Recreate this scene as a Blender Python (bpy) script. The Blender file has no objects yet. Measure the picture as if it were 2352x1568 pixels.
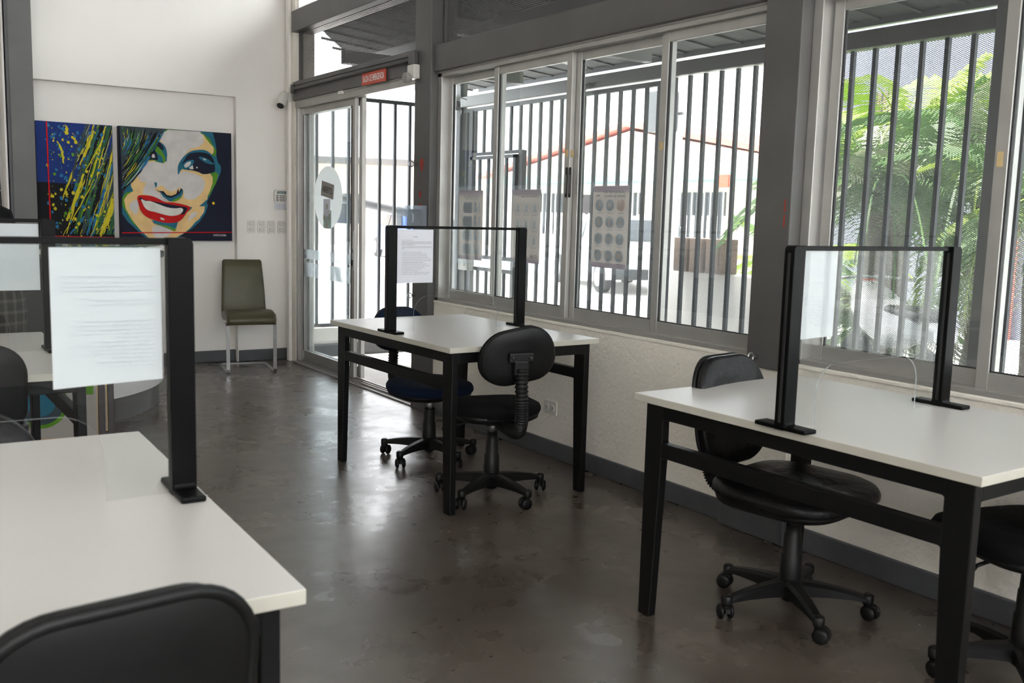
import bpy, bmesh, math, random
from mathutils import Vector, Matrix
from mathutils.geometry import tessellate_polygon
PI = math.pi
S = bpy.context.scene
COL = S.collection
random.seed(7)

# ------------------------------------------------------------------ camera
cam_d = bpy.data.cameras.new('camera')
cam_d.sensor_width = 36.0
cam_d.lens = 2241.406 * 36.0 / 2352.0
cam_d.clip_start = 0.05
cam_d.clip_end = 300
cam_d.dof.use_dof = True
cam_d.dof.focus_distance = 5.0
cam_d.dof.aperture_fstop = 6.3
cam = bpy.data.objects.new('camera', cam_d)
COL.objects.link(cam)
_r = Vector((0.83122291, -0.5552989, 0.02667603))
_u = Vector((0.04904557, 0.12104355, 0.99143481))
_f = Vector((0.55377162, 0.82279499, -0.12784912))
cam.matrix_world = Matrix(((_r.x, _u.x, -_f.x, 0.0), (_r.y, _u.y, -_f.y, 0.0), (_r.z, _u.z, -_f.z, 1.3166), (0, 0, 0, 1)))
S.camera = cam

# ------------------------------------------------------------------ world and light
S.view_settings.view_transform = 'Standard'
S.view_settings.look = 'None'
S.view_settings.gamma = 1.0
S.view_settings.use_curve_mapping = False
S.view_settings.exposure = 1.9
W = bpy.data.worlds.new('sky'); S.world = W
W.use_nodes = True
wn = W.node_tree.nodes; wl = W.node_tree.links
wn.clear()
wo = wn.new('ShaderNodeOutputWorld'); bg = wn.new('ShaderNodeBackground')
bg.inputs['Color'].default_value = (0.96, 0.975, 1.0, 1)
bg.inputs['Strength'].default_value = 3.2
wl.new(bg.outputs[0], wo.inputs[0])
sun_d = bpy.data.lights.new('sun', 'SUN'); sun_d.energy = 12.0; sun_d.angle = math.radians(12); sun_d.color = (1, .96, .9)
sun = bpy.data.objects.new('sun', sun_d); COL.objects.link(sun)
sun.rotation_euler = Vector((-0.35, 0.25, 1.0)).to_track_quat('Z', 'Y').to_euler()

# ------------------------------------------------------------------ materials
def mat(name, col, rough=.5, metal=0., noise=None, bump=None, spec=.5, coat=0., rvar=None, sss=None, alpha=None):
    m = bpy.data.materials.new(name); m.use_nodes = True
    n = m.node_tree.nodes; l = m.node_tree.links
    b = n['Principled BSDF']
    b.inputs['Base Color'].default_value = (*col, 1)
    b.inputs['Roughness'].default_value = rough
    b.inputs['Metallic'].default_value = metal
    b.inputs['Specular IOR Level'].default_value = spec
    if coat: b.inputs['Coat Weight'].default_value = coat; b.inputs['Coat Roughness'].default_value = .12
    tc = n.new('ShaderNodeTexCoord')
    if noise:
        sc, amt = noise[0], noise[1]
        t = n.new('ShaderNodeTexNoise'); t.inputs['Scale'].default_value = sc; t.inputs['Detail'].default_value = 5
        l.new(tc.outputs['Object'], t.inputs['Vector'])
        mx = n.new('ShaderNodeMix'); mx.data_type = 'RGBA'
        c2 = noise[2] if len(noise) > 2 else tuple(c * (1 - amt) for c in col)
        mx.inputs[6].default_value = (*col, 1); mx.inputs[7].default_value = (*c2, 1)
        r = n.new('ShaderNodeMapRange'); r.inputs[1].default_value = .35; r.inputs[2].default_value = .65
        l.new(t.outputs[0], r.inputs[0]); l.new(r.outputs[0], mx.inputs[0]); l.new(mx.outputs[2], b.inputs['Base Color'])
    if rvar:
        t = n.new('ShaderNodeTexNoise'); t.inputs['Scale'].default_value = rvar[0]; t.inputs['Detail'].default_value = 6
        l.new(tc.outputs['Object'], t.inputs['Vector'])
        r = n.new('ShaderNodeMapRange'); r.inputs[1].default_value = .3; r.inputs[2].default_value = .7
        r.inputs[3].default_value = rvar[1]; r.inputs[4].default_value = rvar[2]
        l.new(t.outputs[0], r.inputs[0]); l.new(r.outputs[0], b.inputs['Roughness'])
    if bump:
        t = n.new('ShaderNodeTexNoise'); t.inputs['Scale'].default_value = bump[0]; t.inputs['Detail'].default_value = 4
        l.new(tc.outputs['Object'], t.inputs['Vector'])
        bp = n.new('ShaderNodeBump'); bp.inputs['Strength'].default_value = bump[1]; bp.inputs['Distance'].default_value = bump[2] if len(bump) > 2 else .01
        l.new(t.outputs[0], bp.inputs['Height']); l.new(bp.outputs[0], b.inputs['Normal'])
    return m

def s2l(r, g, b):
    f = lambda c: ((c / 255 + .055) / 1.055) ** 2.4 if c > 10 else c / 255 / 12.92
    return (f(r), f(g), f(b))

M = {}
M['wall'] = mat('plaster_wall', (.84, .80, .75), .85, noise=(1.2, .06), bump=(35, .10, .005))
M['wallrough'] = mat('rough_plaster', (.84, .79, .70), .8, noise=(2.5, .10), bump=(45, .7, .008))
M['ceiling'] = mat('ceiling_paint', (.84, .83, .81), .9, noise=(2, .04))
M['steel'] = mat('grey_painted_steel', (.092, .088, .083), .45, noise=(3, .18), bump=(25, .08, .003))
M['steeldark'] = mat('dark_grey_steel', (.06, .06, .063), .5, noise=(3, .2))
M['fence'] = mat('fence_steel', (.036, .040, .046), .5, noise=(6, .25))
M['base'] = mat('grey_baseboard_paint', (.075, .078, .082), .45, noise=(8, .2), bump=(40, .3, .003))
M['alu'] = mat('anodised_aluminium', (.42, .41, .385), .38, .55, noise=(6, .10))
M['aludark'] = mat('shaded_track_aluminium', (.16, .155, .145), .45, .4, noise=(6, .15))
M['rubber'] = mat('black_gasket', (.01, .01, .01), .6, noise=(30, .2))
M['black'] = mat('black_satin_metal', (.0035, .0035, .0037), .45, noise=(20, .2), spec=.22)
M['post'] = mat('black_plastic_profile', (.002, .002, .0022), .38, noise=(20, .2), spec=.10)
M['fabric'] = mat('black_fabric', (.0045, .0045, .005), .9, noise=(90, .3), bump=(350, .4, .002), spec=.15)
M['navy'] = mat('navy_fabric', (.006, .013, .034), .9, noise=(90, .3), bump=(350, .4, .002), spec=.15)
M['plastic'] = mat('black_plastic', (.005, .005, .005), .45, noise=(60, .2), bump=(300, .15, .001), spec=.28)
M['leather'] = mat('black_leatherette', (.006, .0055, .006), .4, noise=(25, .3), bump=(30, .4, .01), spec=.3)
M['chrome'] = mat('brushed_steel', (.45, .45, .45), .28, .9, noise=(40, .15))
M['olive'] = mat('olive_leatherette', (.066, .060, .026), .42, noise=(6, .22), bump=(120, .12, .003))
M['top'] = mat('white_laminate', (.56, .535, .50), .36, noise=(3, .03), bump=(160, .03, .001), spec=1.0)
M['edge'] = mat('cream_edge_band', (.47, .45, .38), .5, noise=(20, .05))
M['paper'] = mat('white_paper', (.78, .79, .83), .75, noise=(5, .03))
M['paperback'] = mat('paper_reverse', (.70, .74, .76), .75, noise=(5, .03))
M['ink'] = mat('printed_ink', (.05, .05, .06), .8, noise=(40, .2))
M['inkfaint'] = mat('show_through_ink', (.60, .635, .65), .8, noise=(40, .05))
M['whitegloss'] = mat('white_plastic', (.66, .63, .58), .35, noise=(20, .04))
M['greyplastic'] = mat('grey_plastic', (.30, .29, .27), .5, noise=(20, .08))
M['lcd'] = mat('lcd_window', (.10, .13, .13), .15, noise=(40, .5, (.25, .3, .3)))
M['red'] = mat('red_sign', (.62, .07, .03), .5, noise=(10, .1))
M['redpaint'] = mat('red_primer_patch', (.35, .035, .02), .7, noise=(10, .2))
M['signwhite'] = mat('white_lettering', (.85, .8, .78), .5, noise=(30, .05))
M['tape'] = mat('masking_tape', (.6, .45, .22), .6, noise=(30, .1))
M['counterwhite'] = mat('white_counter_panel', (.74, .72, .73), .3, noise=(2, .02))
M['plinth'] = mat('grey_counter_plinth', (.11, .105, .105), .4, noise=(3, .15))
M['counterdark'] = mat('dark_counter_panel', (.010, .010, .010), .45, noise=(5, .2))
M['concrete'] = mat('pale_concrete', (.6, .58, .55), .8, noise=(2, .15), bump=(30, .2, .01))
M['street'] = mat('sunlit_street', (.58, .57, .55), .85, noise=(.4, .15), bump=(10, .1, .01))
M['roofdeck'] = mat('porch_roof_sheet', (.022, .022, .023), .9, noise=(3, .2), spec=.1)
M['wood'] = mat('dark_red_wood', (.022, .009, .009), .4, noise=(12, .4))
M['skin'] = mat('skin', (.50, .27, .19), .55, noise=(20, .08))
M['hair'] = mat('dark_hair', (.012, .009, .008), .5, noise=(60, .4))
M['carwhite'] = mat('white_car_paint', (.8, .8, .8), .25, noise=(2, .02), coat=.5)
M['carblue'] = mat('blue_car_paint', (.03, .10, .45), .25, noise=(2, .05), coat=.5)
M['carglass'] = mat('car_glass', (.03, .035, .04), .08, noise=(3, .2))
M['tyre'] = mat('tyre_rubber', (.02, .02, .02), .8, noise=(30, .2))
M['teal'] = mat('teal_fascia', (.22, .50, .42), .6, noise=(3, .1))
M['roofred'] = mat('red_roof', (.62, .16, .12), .7, noise=(3, .15))
M['housewall'] = mat('cream_house_wall', (.70, .60, .50), .8, noise=(1, .1))
M['houseblue'] = mat('blue_grey_house_wall', (.11, .115, .15), .8, noise=(1, .1))
M['brown'] = mat('brown_meter_box', (.22, .14, .10), .6, noise=(5, .15))
M['bark'] = mat('palm_bark', (.16, .12, .09), .9, noise=(12, .4), bump=(20, .8, .02))
M['leafy'] = mat('yellow_green_frond', (.30, .44, .03), .55, noise=(5, .3))
M['leafg'] = mat('green_frond', (.12, .23, .06), .55, noise=(5, .4))
M['leafd'] = mat('pale_dry_frond', (.45, .46, .33), .7, noise=(5, .3))
M['cable'] = mat('cable_black', (.012, .012, .012), .5, noise=(30, .2))
M['sticker'] = mat('white_sticker', (.85, .85, .85), .6, noise=(5, .02))
M['notes'] = mat('pale_green_notes', (.50, .60, .56), .7, noise=(12, .15))
M['notes2'] = mat('tan_tape', (.60, .56, .44), .7, noise=(12, .1))
M['signgrey'] = mat('taupe_sign_card', (.33, .30, .27), .6, noise=(10, .05))
M['poster'] = mat('poster_sheet', (.50, .48, .45), .7, noise=(4, .05))
M['posterband'] = mat('poster_lilac_band', (.46, .43, .47), .7, noise=(4, .05))
M['postergrey'] = mat('poster_bluegrey_print', (.36, .40, .42), .7, noise=(8, .05))
M['posterpink'] = mat('poster_pink_print', (.55, .44, .38), .7, noise=(8, .05))
M['postertext'] = mat('poster_text_print', (.30, .30, .30), .7, noise=(8, .05))
def sheet(name, col, tl=.6):
    m = mat(name, col, .75); n = m.node_tree.nodes; l = m.node_tree.links
    t = n.new('ShaderNodeBsdfTranslucent'); t.inputs[0].default_value = (*col, 1); mx = n.new('ShaderNodeMixShader'); mx.inputs[0].default_value = tl
    l.new(n['Principled BSDF'].outputs[0], mx.inputs[1]); l.new(t.outputs[0], mx.inputs[2]); l.new(mx.outputs[0], n['Material Output'].inputs[0]); return m
for k_, c_, t_ in (('poster', (.52, .49, .46), .4), ('posterband', (.49, .45, .50), .4), ('postergrey', (.38, .43, .46), .36), ('posterpink', (.52, .43, .37), .36), ('postertext', (.28, .28, .28), .3), ('sticker', (.95, .95, .95), .8),
                   ('notes', (.50, .60, .56), .4), ('notes2', (.55, .5, .4), .4), ('signgrey', (.38, .35, .32), .15), ('paper', (.80, .81, .86), .3), ('paperback', (.74, .765, .79), .4), ('inkfaint', (.685, .71, .735), .4)):
    M[k_] = sheet('sheet_' + k_, c_, t_)
M['acryledge'] = sheet('acrylic_cut_edge', (.80, .88, .87), .5)
M['brass'] = mat('brass', (.5, .33, .12), .35, .8, noise=(20, .1))
# paint colours
P = {}
for k, c in dict(navy=(26, 30, 48), white=(206, 200, 196), peach=(228, 192, 134), teal=(38, 104, 126), green=(88, 140, 38), red=(190, 24, 22), redl=(200, 10, 18), blue=(28, 52, 118), black=(20, 20, 24),
                 yellow=(205, 190, 40), sky=(40, 112, 158), dgreen=(50, 92, 62), dot=(240, 200, 40), cream=(215, 205, 150), tooth=(214, 212, 202), slate=(58, 70, 76)).items():
    P[k] = mat('paint_' + k, s2l(*c), .6, noise=(12, .14), bump=(60, .15, .004), spec=.15)

def floor_mat():
    m = bpy.data.materials.new('polished_brown_concrete'); m.use_nodes = True
    n = m.node_tree.nodes; l = m.node_tree.links; b = n['Principled BSDF']
    tc = n.new('ShaderNodeTexCoord')
    def nz(sc, det, dist=0, sy=1):
        mp = n.new('ShaderNodeMapping'); mp.inputs['Scale'].default_value = (1, sy, 1)
        t = n.new('ShaderNodeTexNoise'); t.inputs['Scale'].default_value = sc; t.inputs['Detail'].default_value = det; t.inputs['Distortion'].default_value = dist
        l.new(tc.outputs['Object'], mp.inputs[0]); l.new(mp.outputs[0], t.inputs['Vector']); return t.outputs[0]
    def rng(x, a, b_, c, d):
        r = n.new('ShaderNodeMapRange'); r.inputs[1].default_value = a; r.inputs[2].default_value = b_; r.inputs[3].default_value = c; r.inputs[4].default_value = d
        l.new(x, r.inputs[0]); return r.outputs[0]
    def mix(f, a, c):
        x = n.new('ShaderNodeMix'); x.data_type = 'RGBA'; l.new(f, x.inputs[0])
        for i, v in ((6, a), (7, c)):
            if isinstance(v, tuple): x.inputs[i].default_value = (*v, 1)
            else: l.new(v, x.inputs[i])
        return x.outputs[2]
    base = mix(rng(nz(1.3, 6, .6), .35, .65, 0, 1), (.060, .046, .034), (.098, .078, .060))
    base = mix(rng(nz(3.5, 4, .3), .38, .72, 0, .6), base, (.042, .032, .024))
    base = mix(rng(nz(22, 4, 0, 3), .55, .80, 0, .12), base, (.14, .12, .10))
    l.new(base, b.inputs['Base Color'])
    a = nz(2.2, 4, .4); c = nz(10, 3, .2)
    ad = n.new('ShaderNodeMath'); ad.operation = 'ADD'; l.new(rng(a, .3, .7, .22, .35), ad.inputs[0]); l.new(rng(c, .35, .7, -.02, .06), ad.inputs[1])
    l.new(ad.outputs[0], b.inputs['Roughness'])
    bp = n.new('ShaderNodeBump'); bp.inputs['Strength'].default_value = .22; bp.inputs['Distance'].default_value = .003
    l.new(nz(16, 3, 0), bp.inputs['Height'])
    bp2 = n.new('ShaderNodeBump'); bp2.inputs['Strength'].default_value = .0; bp2.inputs['Distance'].default_value = .002
    l.new(rng(nz(60, 2, .5), .62, .68, 0, -1), bp2.inputs['Height']); l.new(bp.outputs[0], bp2.inputs['Normal'])
    l.new(bp2.outputs[0], b.inputs['Normal'])
    b.inputs['Specular IOR Level'].default_value = .5; b.inputs['IOR'].default_value = 2.0
    return m
M['floor'] = floor_mat()

def glass(name, tint=(.93, .96, .96), haze=0., refl=1.0, rough=0.):
    m = bpy.data.materials.new(name); m.use_nodes = True
    n = m.node_tree.nodes; l = m.node_tree.links; n.clear()
    o = n.new('ShaderNodeOutputMaterial'); t = n.new('ShaderNodeBsdfTransparent'); g = n.new('ShaderNodeBsdfGlossy')
    t.inputs[0].default_value = (*tint, 1); g.inputs['Roughness'].default_value = rough
    lw = n.new('ShaderNodeLayerWeight'); lw.inputs[0].default_value = .5      # facing = 1 - cos: Schlick reflectance
    pw_ = n.new('ShaderNodeMath'); pw_.operation = 'POWER'; pw_.inputs[1].default_value = 5; l.new(lw.outputs['Facing'], pw_.inputs[0])
    mu = n.new('ShaderNodeMath'); mu.operation = 'MULTIPLY_ADD'; mu.inputs[1].default_value = .93 * refl; mu.inputs[2].default_value = .035 * refl; l.new(pw_.outputs[0], mu.inputs[0])
    mx = n.new('ShaderNodeMixShader'); l.new(mu.outputs[0], mx.inputs[0]); l.new(t.outputs[0], mx.inputs[1]); l.new(g.outputs[0], mx.inputs[2])
    last = mx
    if haze:
        d = n.new('ShaderNodeBsdfDiffuse'); d.inputs[0].default_value = (.75, .8, .85, 1)
        tr = n.new('ShaderNodeBsdfTranslucent'); tr.inputs[0].default_value = (.75, .8, .85, 1)
        dm = n.new('ShaderNodeMixShader'); dm.inputs[0].default_value = .5; l.new(d.outputs[0], dm.inputs[1]); l.new(tr.outputs[0], dm.inputs[2])
        tc = n.new('ShaderNodeTexCoord'); nz = n.new('ShaderNodeTexNoise'); nz.inputs['Scale'].default_value = 3; nz.inputs['Detail'].default_value = 4
        l.new(tc.outputs['Object'], nz.inputs['Vector'])
        r = n.new('ShaderNodeMapRange'); r.inputs[1].default_value = .3; r.inputs[2].default_value = .8; r.inputs[3].default_value = haze * .4; r.inputs[4].default_value = haze * 1.6
        l.new(nz.outputs[0], r.inputs[0])
        m2 = n.new('ShaderNodeMixShader'); l.new(r.outputs[0], m2.inputs[0]); l.new(mx.outputs[0], m2.inputs[1]); l.new(dm.outputs[0], m2.inputs[2]); last = m2
    l.new(last.outputs[0], o.inputs[0])
    return m
M['glass'] = glass('window_glass', haze=.015)
M['doorglass'] = glass('door_glass', (.94, .965, .97), haze=.02)
M['acrylic'] = glass('clear_acrylic', (.965, .975, .97), haze=.003, refl=.55)
M['acryledge'] = glass('acrylic_cut_edge', (.75, .85, .83), haze=.5)
M['frost'] = glass('frosted_film', (.93, .95, .95), haze=.75, refl=.3)
M['cleartape'] = glass('clear_tape', (.93, .96, .99), haze=.22, refl=.5)
M['greenglass'] = glass('green_edge_glass', (.55, .75, .66), haze=.2)

def holes(name, kind, col, px, py, open_):
    """sheet metal with a real lattice of openings; uses object coordinates (U = along sheet, V = up)"""
    m = bpy.data.materials.new(name); m.use_nodes = True
    n = m.node_tree.nodes; l = m.node_tree.links; b = n['Principled BSDF']; o = n['Material Output']
    b.inputs['Base Color'].default_value = (*col, 1); b.inputs['Roughness'].default_value = .5
    uv = n.new('ShaderNodeUVMap'); sp = n.new('ShaderNodeSeparateXYZ'); l.new(uv.outputs[0], sp.inputs[0])
    def mth(op, a, b_=None):
        x = n.new('ShaderNodeMath'); x.operation = op
        for i, v in enumerate((a, b_)):
            if v is None: continue
            if isinstance(v, (int, float)): x.inputs[i].default_value = v
            else: l.new(v, x.inputs[i])
        return x.outputs[0]
    u = mth('DIVIDE', sp.outputs[0], px); v = mth('DIVIDE', sp.outputs[1], py)
    if kind == 'diamond':
        # strands run along u+v and u-v
        a = mth('ADD', u, v); c = mth('SUBTRACT', u, v)
        pa = mth('PINGPONG', a, .5); pc = mth('PINGPONG', c, .5)
        mn = mth('MINIMUM', pa, pc); op = mth('GREATER_THAN', mn, open_)
    else:
        # staggered round holes
        row = mth('FLOOR', v); off = mth('MULTIPLY', mth('MODULO', row, 2), .5)
        fu = mth('SUBTRACT', mth('FRACT', mth('ADD', u, off)), .5); fv = mth('SUBTRACT', mth('FRACT', v), .5)
        fu = mth('MULTIPLY', fu, px / py)
        d = mth('SQRT', mth('ADD', mth('MULTIPLY', fu, fu), mth('MULTIPLY', fv, fv)))
        op = mth('LESS_THAN', d, open_)
    tr = n.new('ShaderNodeBsdfTransparent'); mx = n.new('ShaderNodeMixShader')
    l.new(op, mx.inputs[0]); l.new(b.outputs[0], mx.inputs[1]); l.new(tr.outputs[0], mx.inputs[2]); l.new(mx.outputs[0], o.inputs[0])
    return m
M['xmesh'] = holes('expanded_metal', 'diamond', (.34, .35, .37), .020, .0105, .16)
M['perf'] = holes('perforated_sheet', 'round', (.08, .08, .082), .0125, .0105, .32)

def plaid_mat():
    m = bpy.data.materials.new('grey_plaid_cloth'); m.use_nodes = True
    n = m.node_tree.nodes; l = m.node_tree.links; b = n['Principled BSDF']; b.inputs['Roughness'].default_value = .9
    tc = n.new('ShaderNodeTexCoord')
    out = []
    for d, s in (('X', 7), ('Z', 6)):
        w = n.new('ShaderNodeTexWave'); w.bands_direction = d; w.inputs['Scale'].default_value = s; w.wave_profile = 'TRI'
        l.new(tc.outputs['Object'], w.inputs['Vector'])
        r = n.new('ShaderNodeMapRange'); r.inputs[1].default_value = .6; r.inputs[2].default_value = .9; l.new(w.outputs[1], r.inputs[0]); out.append(r.outputs[0])
    a = n.new('ShaderNodeMath'); a.operation = 'ADD'; l.new(out[0], a.inputs[0]); l.new(out[1], a.inputs[1])
    mx = n.new('ShaderNodeMix'); mx.data_type = 'RGBA'; mx.inputs[6].default_value = (.012, .011, .010, 1); mx.inputs[7].default_value = (.11, .10, .085, 1)
    d = n.new('ShaderNodeMath'); d.operation = 'MULTIPLY'; d.inputs[1].default_value = .5; l.new(a.outputs[0], d.inputs[0]); l.new(d.outputs[0], mx.inputs[0]); l.new(mx.outputs[2], b.inputs['Base Color'])
    return m
M['plaid'] = plaid_mat()

# ------------------------------------------------------------------ helpers
class MB:
    def __init__(s): s.bm = bmesh.new(); s.cur = 0
    def _new(s, geom):
        for f in geom: f.material_index = s.cur
    def box(s, x0, x1, y0, y1, z0, z1, bev=0, seg=2, rot=None, piv=None):
        bm = s.bm
        vs = [bm.verts.new((x, y, z)) for x in (x0, x1) for y in (y0, y1) for z in (z0, z1)]
        q = ((0, 1, 3, 2), (4, 6, 7, 5), (0, 4, 5, 1), (2, 3, 7, 6), (0, 2, 6, 4), (1, 5, 7, 3))
        fs = [bm.faces.new([vs[i] for i in f]) for f in q]
        s._new(fs)
        if rot is not None:
            bmesh.ops.rotate(bm, verts=vs, cent=piv or ((x0 + x1) / 2, (y0 + y1) / 2, (z0 + z1) / 2), matrix=rot)
        if bev:
            es = {e for f in fs for e in f.edges}
            r = bmesh.ops.bevel(bm, geom=list(es), offset=bev, segments=seg, profile=.5, affect='EDGES', material=-1)
            s._new(r['faces'])
        return s
    def tube(s, pts, r, seg=10, caps=True, closed=False):
        bm = s.bm; pts = [Vector(p) for p in pts]; n = len(pts); rings = []
        up = None
        for i, p in enumerate(pts):
            t = (pts[(i + 1) % n] - pts[i - 1]) if closed else (pts[min(i + 1, n - 1)] - pts[max(i - 1, 0)])
            t.normalize()
            if up is None:
                up = Vector((0, 0, 1)) if abs(t.z) < .9 else Vector((1, 0, 0))
            a = t.cross(up)
            if a.length < 1e-5: a = t.cross(Vector((0, 1, 0)))
            a.normalize(); b_ = a.cross(t).normalized(); up = b_
            rr = r[i] if isinstance(r, (list, tuple)) else r
            rings.append([bm.verts.new(p + (a * math.cos(2 * PI * k / seg) + b_ * math.sin(2 * PI * k / seg)) * rr) for k in range(seg)])
        fs = []
        m_ = n if closed else n - 1
        for i in range(m_):
            A, B = rings[i], rings[(i + 1) % n]
            for k in range(seg): fs.append(bm.faces.new((A[k], A[(k + 1) % seg], B[(k + 1) % seg], B[k])))
        if caps and not closed:
            fs.append(bm.faces.new(rings[0][::-1])); fs.append(bm.faces.new(rings[-1]))
        for f in fs: f.smooth = True
        s._new(fs); return s
    def lathe(s, prof, c=(0, 0, 0), seg=24, axis='Z', smooth=True):
        bm = s.bm; rings = []
        for r, h in prof:
            ring = []
            for k in range(seg):
                a = 2 * PI * k / seg
                v = (r * math.cos(a), r * math.sin(a), h)
                if axis == 'X': v = (h, v[0], v[1])
                if axis == 'Y': v = (v[0], h, v[1])
                ring.append(bm.verts.new((v[0] + c[0], v[1] + c[1], v[2] + c[2])))
            rings.append(ring)
        fs = []
        for i in range(len(rings) - 1):
            for k in range(seg): fs.append(bm.faces.new((rings[i][k], rings[i][(k + 1) % seg], rings[i + 1][(k + 1) % seg], rings[i + 1][k])))
        for f in fs: f.smooth = smooth
        fs += [bm.faces.new(rings[0][::-1]), bm.faces.new(rings[-1])]
        s._new(fs); return s
    def prism(s, pts, vec, bev=0, seg=2, smooth=False):
        """polygon pts (3-D, planar) pushed along vec"""
        bm = s.bm; vec = Vector(vec)
        a = [bm.verts.new(p) for p in pts]; b_ = [bm.verts.new(Vector(p) + vec) for p in pts]
        fs = [bm.faces.new(a[::-1]), bm.faces.new(b_)]
        sides = []
        for i in range(len(a)): sides.append(bm.faces.new((a[i], a[(i + 1) % len(a)], b_[(i + 1) % len(a)], b_[i])))
        if smooth:
            for f in sides: f.smooth = True
        s._new(fs + sides)
        if bev:
            es = {e for f in fs for e in f.edges}
            r = bmesh.ops.bevel(bm, geom=list(es), offset=bev, segments=seg, profile=.5, affect='EDGES', material=-1); s._new(r['faces'])
            if smooth:
                for f in r['faces']: f.smooth = True
        return s
    def quad(s, *p):
        s._new([s.bm.faces.new([s.bm.verts.new(q) for q in p])]); return s
    def poly(s, pts):
        s._new([s.bm.faces.new([s.bm.verts.new(q) for q in pts])]); return s
    def tess(s, pts):
        """concave flat outline"""
        v = [s.bm.verts.new(q) for q in pts]; fs = []
        for a, b, c in tessellate_polygon([[Vector(q) for q in pts]]):
            try:
                f = s.bm.faces.new((v[a], v[b], v[c])); f.normal_update()
                if f.normal.y > 0: f.normal_flip()
                fs.append(f)
            except ValueError: pass
        s._new(fs); return s
    def loft(s, rings, caps=True, smooth=True):
        bm = s.bm; R = [[bm.verts.new(p) for p in r] for r in rings]; fs = []
        n = len(R[0])
        for i in range(len(R) - 1):
            for k in range(n): fs.append(bm.faces.new((R[i][k], R[i][(k + 1) % n], R[i + 1][(k + 1) % n], R[i + 1][k])))
        for f in fs: f.smooth = smooth
        if caps: fs += [bm.faces.new(R[0][::-1]), bm.faces.new(R[-1])]
        s._new(fs); return s
    def obj(s, name, mats, parent=None, tri=False, fix=True):
        if tri: bmesh.ops.triangulate(s.bm, faces=s.bm.faces[:])
        if fix: bmesh.ops.recalc_face_normals(s.bm, faces=s.bm.faces[:])
        me = bpy.data.meshes.new(name); s.bm.to_mesh(me); s.bm.free()
        for m_ in (mats if isinstance(mats, (list, tuple)) else [mats]): me.materials.append(m_)
        o = bpy.data.objects.new(name, me); COL.objects.link(o)
        if parent is not None: o.parent = parent
        return o

def split_obj(mb, name, mats, parent=None, kind=None):
    """each loose island of the builder becomes an object of its own"""
    bm = mb.bm; bm.verts.ensure_lookup_table(); seen = set(); out = []
    bmesh.ops.recalc_face_normals(bm, faces=bm.faces[:])
    mats = mats if isinstance(mats, (list, tuple)) else [mats]
    for v0 in bm.verts:
        if v0 in seen: continue
        st = [v0]; seen.add(v0); isl = []
        while st:
            v = st.pop(); isl.append(v)
            for e in v.link_edges:
                w_ = e.other_vert(v)
                if w_ not in seen: seen.add(w_); st.append(w_)
        idx = {v: i for i, v in enumerate(isl)}; fs = {f for v in isl for f in v.link_faces}
        if not fs: continue
        fs = list(fs)
        me = bpy.data.meshes.new(name); me.from_pydata([v.co[:] for v in isl], [], [[idx[v] for v in f.verts] for f in fs])
        for p, f in zip(me.polygons, fs): p.use_smooth = f.smooth; p.material_index = f.material_index
        for m_ in mats: me.materials.append(m_)
        o = bpy.data.objects.new(name, me); COL.objects.link(o)
        if parent is not None: o.parent = parent
        if kind: o['kind'] = kind
        out.append(o)
    bm.free(); return out

def thing(name, label, cat, loc=(0, 0, 0), rz=0, group=None):
    o = bpy.data.objects.new(name, None); COL.objects.link(o)
    o.location = loc; o.rotation_euler = (0, 0, rz); o.empty_display_size = .1
    o['label'] = label; o['category'] = cat
    if group: o['group'] = group
    return o
def tag(o, label, cat, group=None):
    o['label'] = label; o['category'] = cat
    if group: o['group'] = group
    return o
def struct(name, o=None, **kw):
    if o is None:
        o = bpy.data.objects.new(name, None); COL.objects.link(o); o.empty_display_size = .1
    o['kind'] = 'structure'; return o
def box(name, m, *a, parent=None, **k): return MB().box(*a, **k).obj(name, m, parent)
def kids(o): return [c for c in bpy.data.objects if c.parent == o]
def copy_tree(o, parent=None):
    c = o.copy(); COL.objects.link(c); c.parent = parent
    for ch in kids(o): copy_tree(ch, c)
    return c
def rrect(w, h, r, seg=6, n=2.0):
    """rounded rectangle outline centred on 0, list of (x,y)"""
    pts = []
    for cx, cy, a0 in ((w / 2 - r, h / 2 - r, 0), (-w / 2 + r, h / 2 - r, 90), (-w / 2 + r, -h / 2 + r, 180), (w / 2 - r, -h / 2 + r, 270)):
        for k in range(seg + 1):
            a = math.radians(a0 + 90 * k / seg); pts.append((cx + r * math.cos(a), cy + r * math.sin(a)))
    return pts
def text_mesh(txt, width=None, height=None, bold=0.0, spacing=1.0):
    cu = bpy.data.curves.new('t', 'FONT'); cu.body = txt; cu.size = 1; cu.align_x = 'CENTER'; cu.align_y = 'CENTER'; cu.offset = bold; cu.space_character = spacing
    cu.resolution_u = 3
    ob = bpy.data.objects.new('t', cu); COL.objects.link(ob)
    dg = bpy.context.evaluated_depsgraph_get(); me = bpy.data.meshes.new_from_object(ob.evaluated_get(dg))
    xs = [v.co.x for v in me.vertices]; ys = [v.co.y for v in me.vertices]
    cx, cy = (min(xs) + max(xs)) / 2, (min(ys) + max(ys)) / 2; wx, wy = max(xs) - min(xs), max(ys) - min(ys)
    sx = width / wx if width else None; sy = height / wy if height else None
    sx = sx or sy; sy = sy or sx
    vs = [((v.co.x - cx) * sx, (v.co.y - cy) * sy) for v in me.vertices]; fs = [tuple(p.vertices) for p in me.polygons]
    bpy.data.objects.remove(ob); bpy.data.curves.remove(cu); bpy.data.meshes.remove(me)
    return vs, fs
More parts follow.
